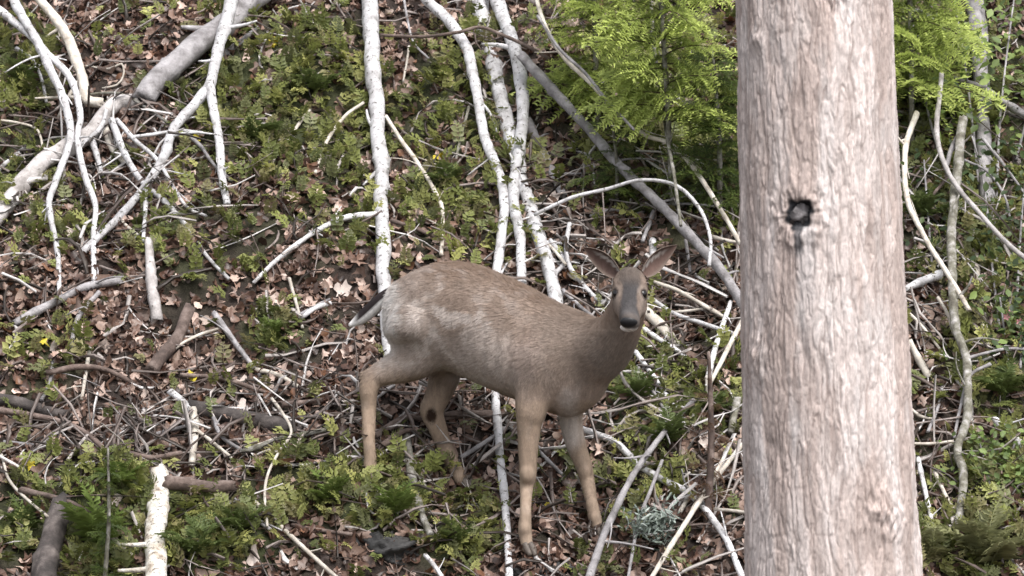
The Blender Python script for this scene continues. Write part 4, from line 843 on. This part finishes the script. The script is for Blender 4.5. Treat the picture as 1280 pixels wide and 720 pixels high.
def sapling(label, px, py, lift, top, D_top, n, L0, kind, r0=5, az=None, tmat='moss', z0=.1):
    D = gD(px, py) - lift; b = P(px, py, D); b.z = float(gz(b.x, b.y)); t = P(top[0], top[1], D_top if D_top else D)
    root = empty('conifer_sapling', b); tag(root, label, 'sapling', 'young conifers on the bank')
    pr = catmull([[*b, r0 / 330], [*(b.lerp(t, .5) + Vector((.012, 0, 0))), r0 * .8 / 330], [*t, r0 * .4 / 330]], .03)
    v, f = tube(pr, 8, .3, px); mk('trunk', v, f, tmat, root)
    for q in range(n):
        s_ = z0 + (1 - z0) * (q + rng.random()) / n; i_ = int(s_ * (len(pr) - 1)); c_ = pr[i_, :3]
        a = q * 2.4 + rng.uniform(-.4, .4) if az is None else rng.uniform(*az); L = L0 * (1.05 - .55 * s_) * rng.uniform(.75, 1.2); d = np.array([[math.cos(a), math.sin(a), rng.uniform(-.05, .35)]])
        R = from_dir(d, np.array([rng.uniform(-.5, .5), rng.uniform(-1.3, .1), .9]))[0]
        o = bpy.data.objects.new('bough', BO[kind][rng.integers(0, len(BO[kind]))]); COL.objects.link(o); o.parent = root
        o.matrix_local = Matrix.Translation(Vector(c_) - b) @ Matrix(R.tolist()).to_4x4() @ Matrix.Scale(L, 4)
sapling('bright yellow-green young conifer between the white stems and the big trunk', 842, 262, .05, (808, -190), None, 78, .34, 'lime', 4, None, 'moss', .27)
sapling('smaller lime green conifer near the top beside the long arching branch', 748, 160, .05, (728, -160), None, 64, .29, 'lime', 4, None, 'moss', .12)
sapling('deep green conifer seedling in the shade left of the big trunk', 900, 262, .06, (890, 60), None, 45, .24, 'deep', 4, None, 'moss', .1)
sapling('lime green conifer crown showing just right of the trunk at the top', 1140, 175, .05, (1128, -170), None, 72, .34, 'lime', 4, None, 'moss', .2)
sapling('small deep green seedling at the foot of the yellow-green conifer', 770, 262, .03, (765, 150), None, 14, .22, 'deep', 3, None, 'moss', .1)
sapling('rusty dead conifer seedling standing left of the trunk', 884, 640, .06, (886, 440), None, 26, .085, 'rust', 5, None, 'brown', .02)
sapling('young hemlock seedling growing among the ferns lower left', 128, 715, .10, (135, 560), None, 20, .11, 'deep', 3, None, 'moss', .15)

# ------------------------------------------------------------------ broadleaf shrubs behind the trunk
ov = np.array([[0, 0, 0], [.26, .3, .05], [.30, .6, .06], [0, 1, -.06], [-.30, .6, .06], [-.26, .3, .05], [0, .5, -.02]], float); of = np.array([[6, 0, 1], [6, 1, 2], [6, 2, 3], [6, 3, 4], [6, 4, 5], [6, 5, 0]])
def shrub(label, stems, nleaf, size, cols, spread, name='shrub', cat='shrub'):
    p0 = stems[0][0]; D = gD(*p0) - .05; b = P(*p0, D); root = empty(name, b); tag(root, label, cat, 'shrubs on the right of the bank')
    tips = []
    for st in stems:
        l = np.linspace(.03, spread[1], len(st)); q = [[*P(px, py, gD(px, py) - li), .006 * (1 - .6 * k_ / len(st))] for k_, ((px, py), li) in enumerate(zip(st, l))]
        pr = catmull(q, .03); v, f = tube(pr, 6, .3, 3); mk('twig', v, f, 'grey', root); tips.append(pr[len(pr) // 4:, :3])
    tips = np.vstack(tips); n = nleaf; c_ = tips[rng.integers(0, len(tips), n)] + rng.normal(0, spread[0], (n, 3)) * np.array([1, .8, .8])
    nm = rng.normal(0, .5, (n, 3)) + np.array([0, -.5, .9]); R = frames(nm, rng.uniform(0, 6.28, n)) * rng.uniform(*size, n)[:, None, None]
    C = np.array(cols)[rng.integers(0, len(cols), n)] * rng.uniform(.7, 1.3, (n, 1)); bt = Batch(); bt.add(ov, of, R, c_, C)
    o = bt.build('foliage', 'green', root); o['kind'] = 'stuff'; return root
DG = [(.035, .06, .022), (.05, .08, .03), (.08, .115, .04)]; BG = [(.13, .19, .05), (.19, .26, .075), (.10, .145, .045)]; BG2 = [(.27, .34, .11), (.20, .27, .08)]
shrub('leafy green shrub filling the top right corner over the pale stem', [[(1225, 250), (1215, 150), (1200, 40), (1180, -60)], [(1245, 260), (1250, 150), (1262, 40), (1275, -50)], [(1190, 240), (1165, 160), (1150, 90), (1140, 20)], [(1270, 200), (1290, 120), (1300, 60)]], 620, (.03, .055), BG2 + BG, (.10, .45))
shrub('dark leafed shrub at the right edge in the shade of the corner shrub', [[(1250, 420), (1240, 330), (1230, 230), (1215, 170)], [(1270, 400), (1275, 300), (1282, 220)], [(1165, 330), (1160, 270), (1155, 200)]], 380, (.026, .046), DG, (.10, .22))
fl = shrub('small leafy bush with pink flowers at the right edge', [[(1262, 470), (1256, 420), (1250, 372)], [(1275, 460), (1282, 400), (1285, 360)]], 220, (.028, .05), BG + DG, (.07, .16), 'flowering_bush', 'bush')
shrub('rounded bright green bush low at the right edge', [[(1240, 618), (1232, 580), (1225, 555)], [(1255, 615), (1262, 575), (1270, 550)], [(1280, 615), (1292, 580)]], 480, (.02, .036), BG, (.06, .14), 'bush', 'bush')
M['rock'] = bark_mat('dark wet rock', [(.3, (.010, .010, .010)), (.5, (.020, .019, .019)), (.7, (.05, .047, .046))], 9, .8, .7)
M['petal'] = flat_mat('pink petal', (.40, .17, .19), .6)
for px, py in ((1264, 386), (1258, 396), (1274, 402), (1279, 418)):
    D = gD(px, py) - .20; p_ = np.array(P(px, py, D)); v, f = [p_ + [0, -.003, 0]], []
    for q in range(5):
        a = q * 1.2566
        for k_, rr2 in ((-.45, .011), (0, .015), (.45, .011)): v.append(p_ + np.array([math.cos(a + k_) * rr2, -.010, math.sin(a + k_) * rr2]))
        f += [[0, 1 + q * 3, 2 + q * 3], [0, 2 + q * 3, 3 + q * 3]]
    mk('flower', np.array(v), f, 'petal', fl)

# ------------------------------------------------------------------ pale lichen tuft and dark stones
D = gD(820, 660) - .16; c0 = np.array(P(820, 655, D)); n = 520
d = rng.normal(0, 1, (n, 3)); d /= np.linalg.norm(d, axis=1, keepdims=True); T = c0 + d * rng.uniform(.05, 1, (n, 1)) ** .6 * np.array([.095, .06, .080]) * (1 + 1.1 * pn(d[:, 0] * 1.7 + 5, d[:, 1] * 1.7, d[:, 2] * 1.7))[:, None]
R = frames(d + rng.normal(0, .5, (n, 3)), rng.uniform(0, 6.28, n)) * rng.uniform(.010, .036, n)[:, None, None] * np.array([.5, 1.3, 1])
lt = Batch(); lt.add(*LEAF[4], R, T, np.array([[.20, .24, .21], [.30, .34, .31], [.13, .16, .13]])[rng.integers(0, 3, n)])
o = lt.build('lichen_tuft', 'leaf'); tag(o, 'pale grey-green lichen tuft hanging on sticks right of the front hooves', 'lichen')
def stone(px, py, r, label, sq):
    D = gD(px, py) + r * .7; c_ = np.array(P(px, py, D)); v = []; f = []; n = 30
    for a in range(n + 1):
        for b in range(2 * n):
            p_, q_ = np.pi * a / n, np.pi * b / n; dd = np.array([math.sin(p_) * math.cos(q_), math.sin(p_) * math.sin(q_), math.cos(p_)])
            k_ = 1 + .5 * float(pn(*(dd * 1.6 + px))) + .35 * float(pn(*(dd * 4 + px))) + .28 * float(pn(*(dd * 9 + px))) + .15 * float(pn(*(dd * 20 + px))); v.append(c_ + dd * r * k_ * np.array(sq))
    for a in range(n):
        for b in range(2 * n): f.append([a * 2 * n + b, a * 2 * n + (b + 1) % (2 * n), (a + 1) * 2 * n + (b + 1) % (2 * n), (a + 1) * 2 * n + b])
    tag(mk('rock', np.array(v), f, 'rock', origin=c_), label, 'rock', 'dark rocks at the bottom of the bank')
stone(470, 690, .09, 'dark rock at the bottom edge below the low ferns', (1.5, .9, .85))
stone(675, 722, .10, 'dark rock at the bottom edge below the near front hoof', (1.4, .8, .6))
bpy.context.view_layer.update()
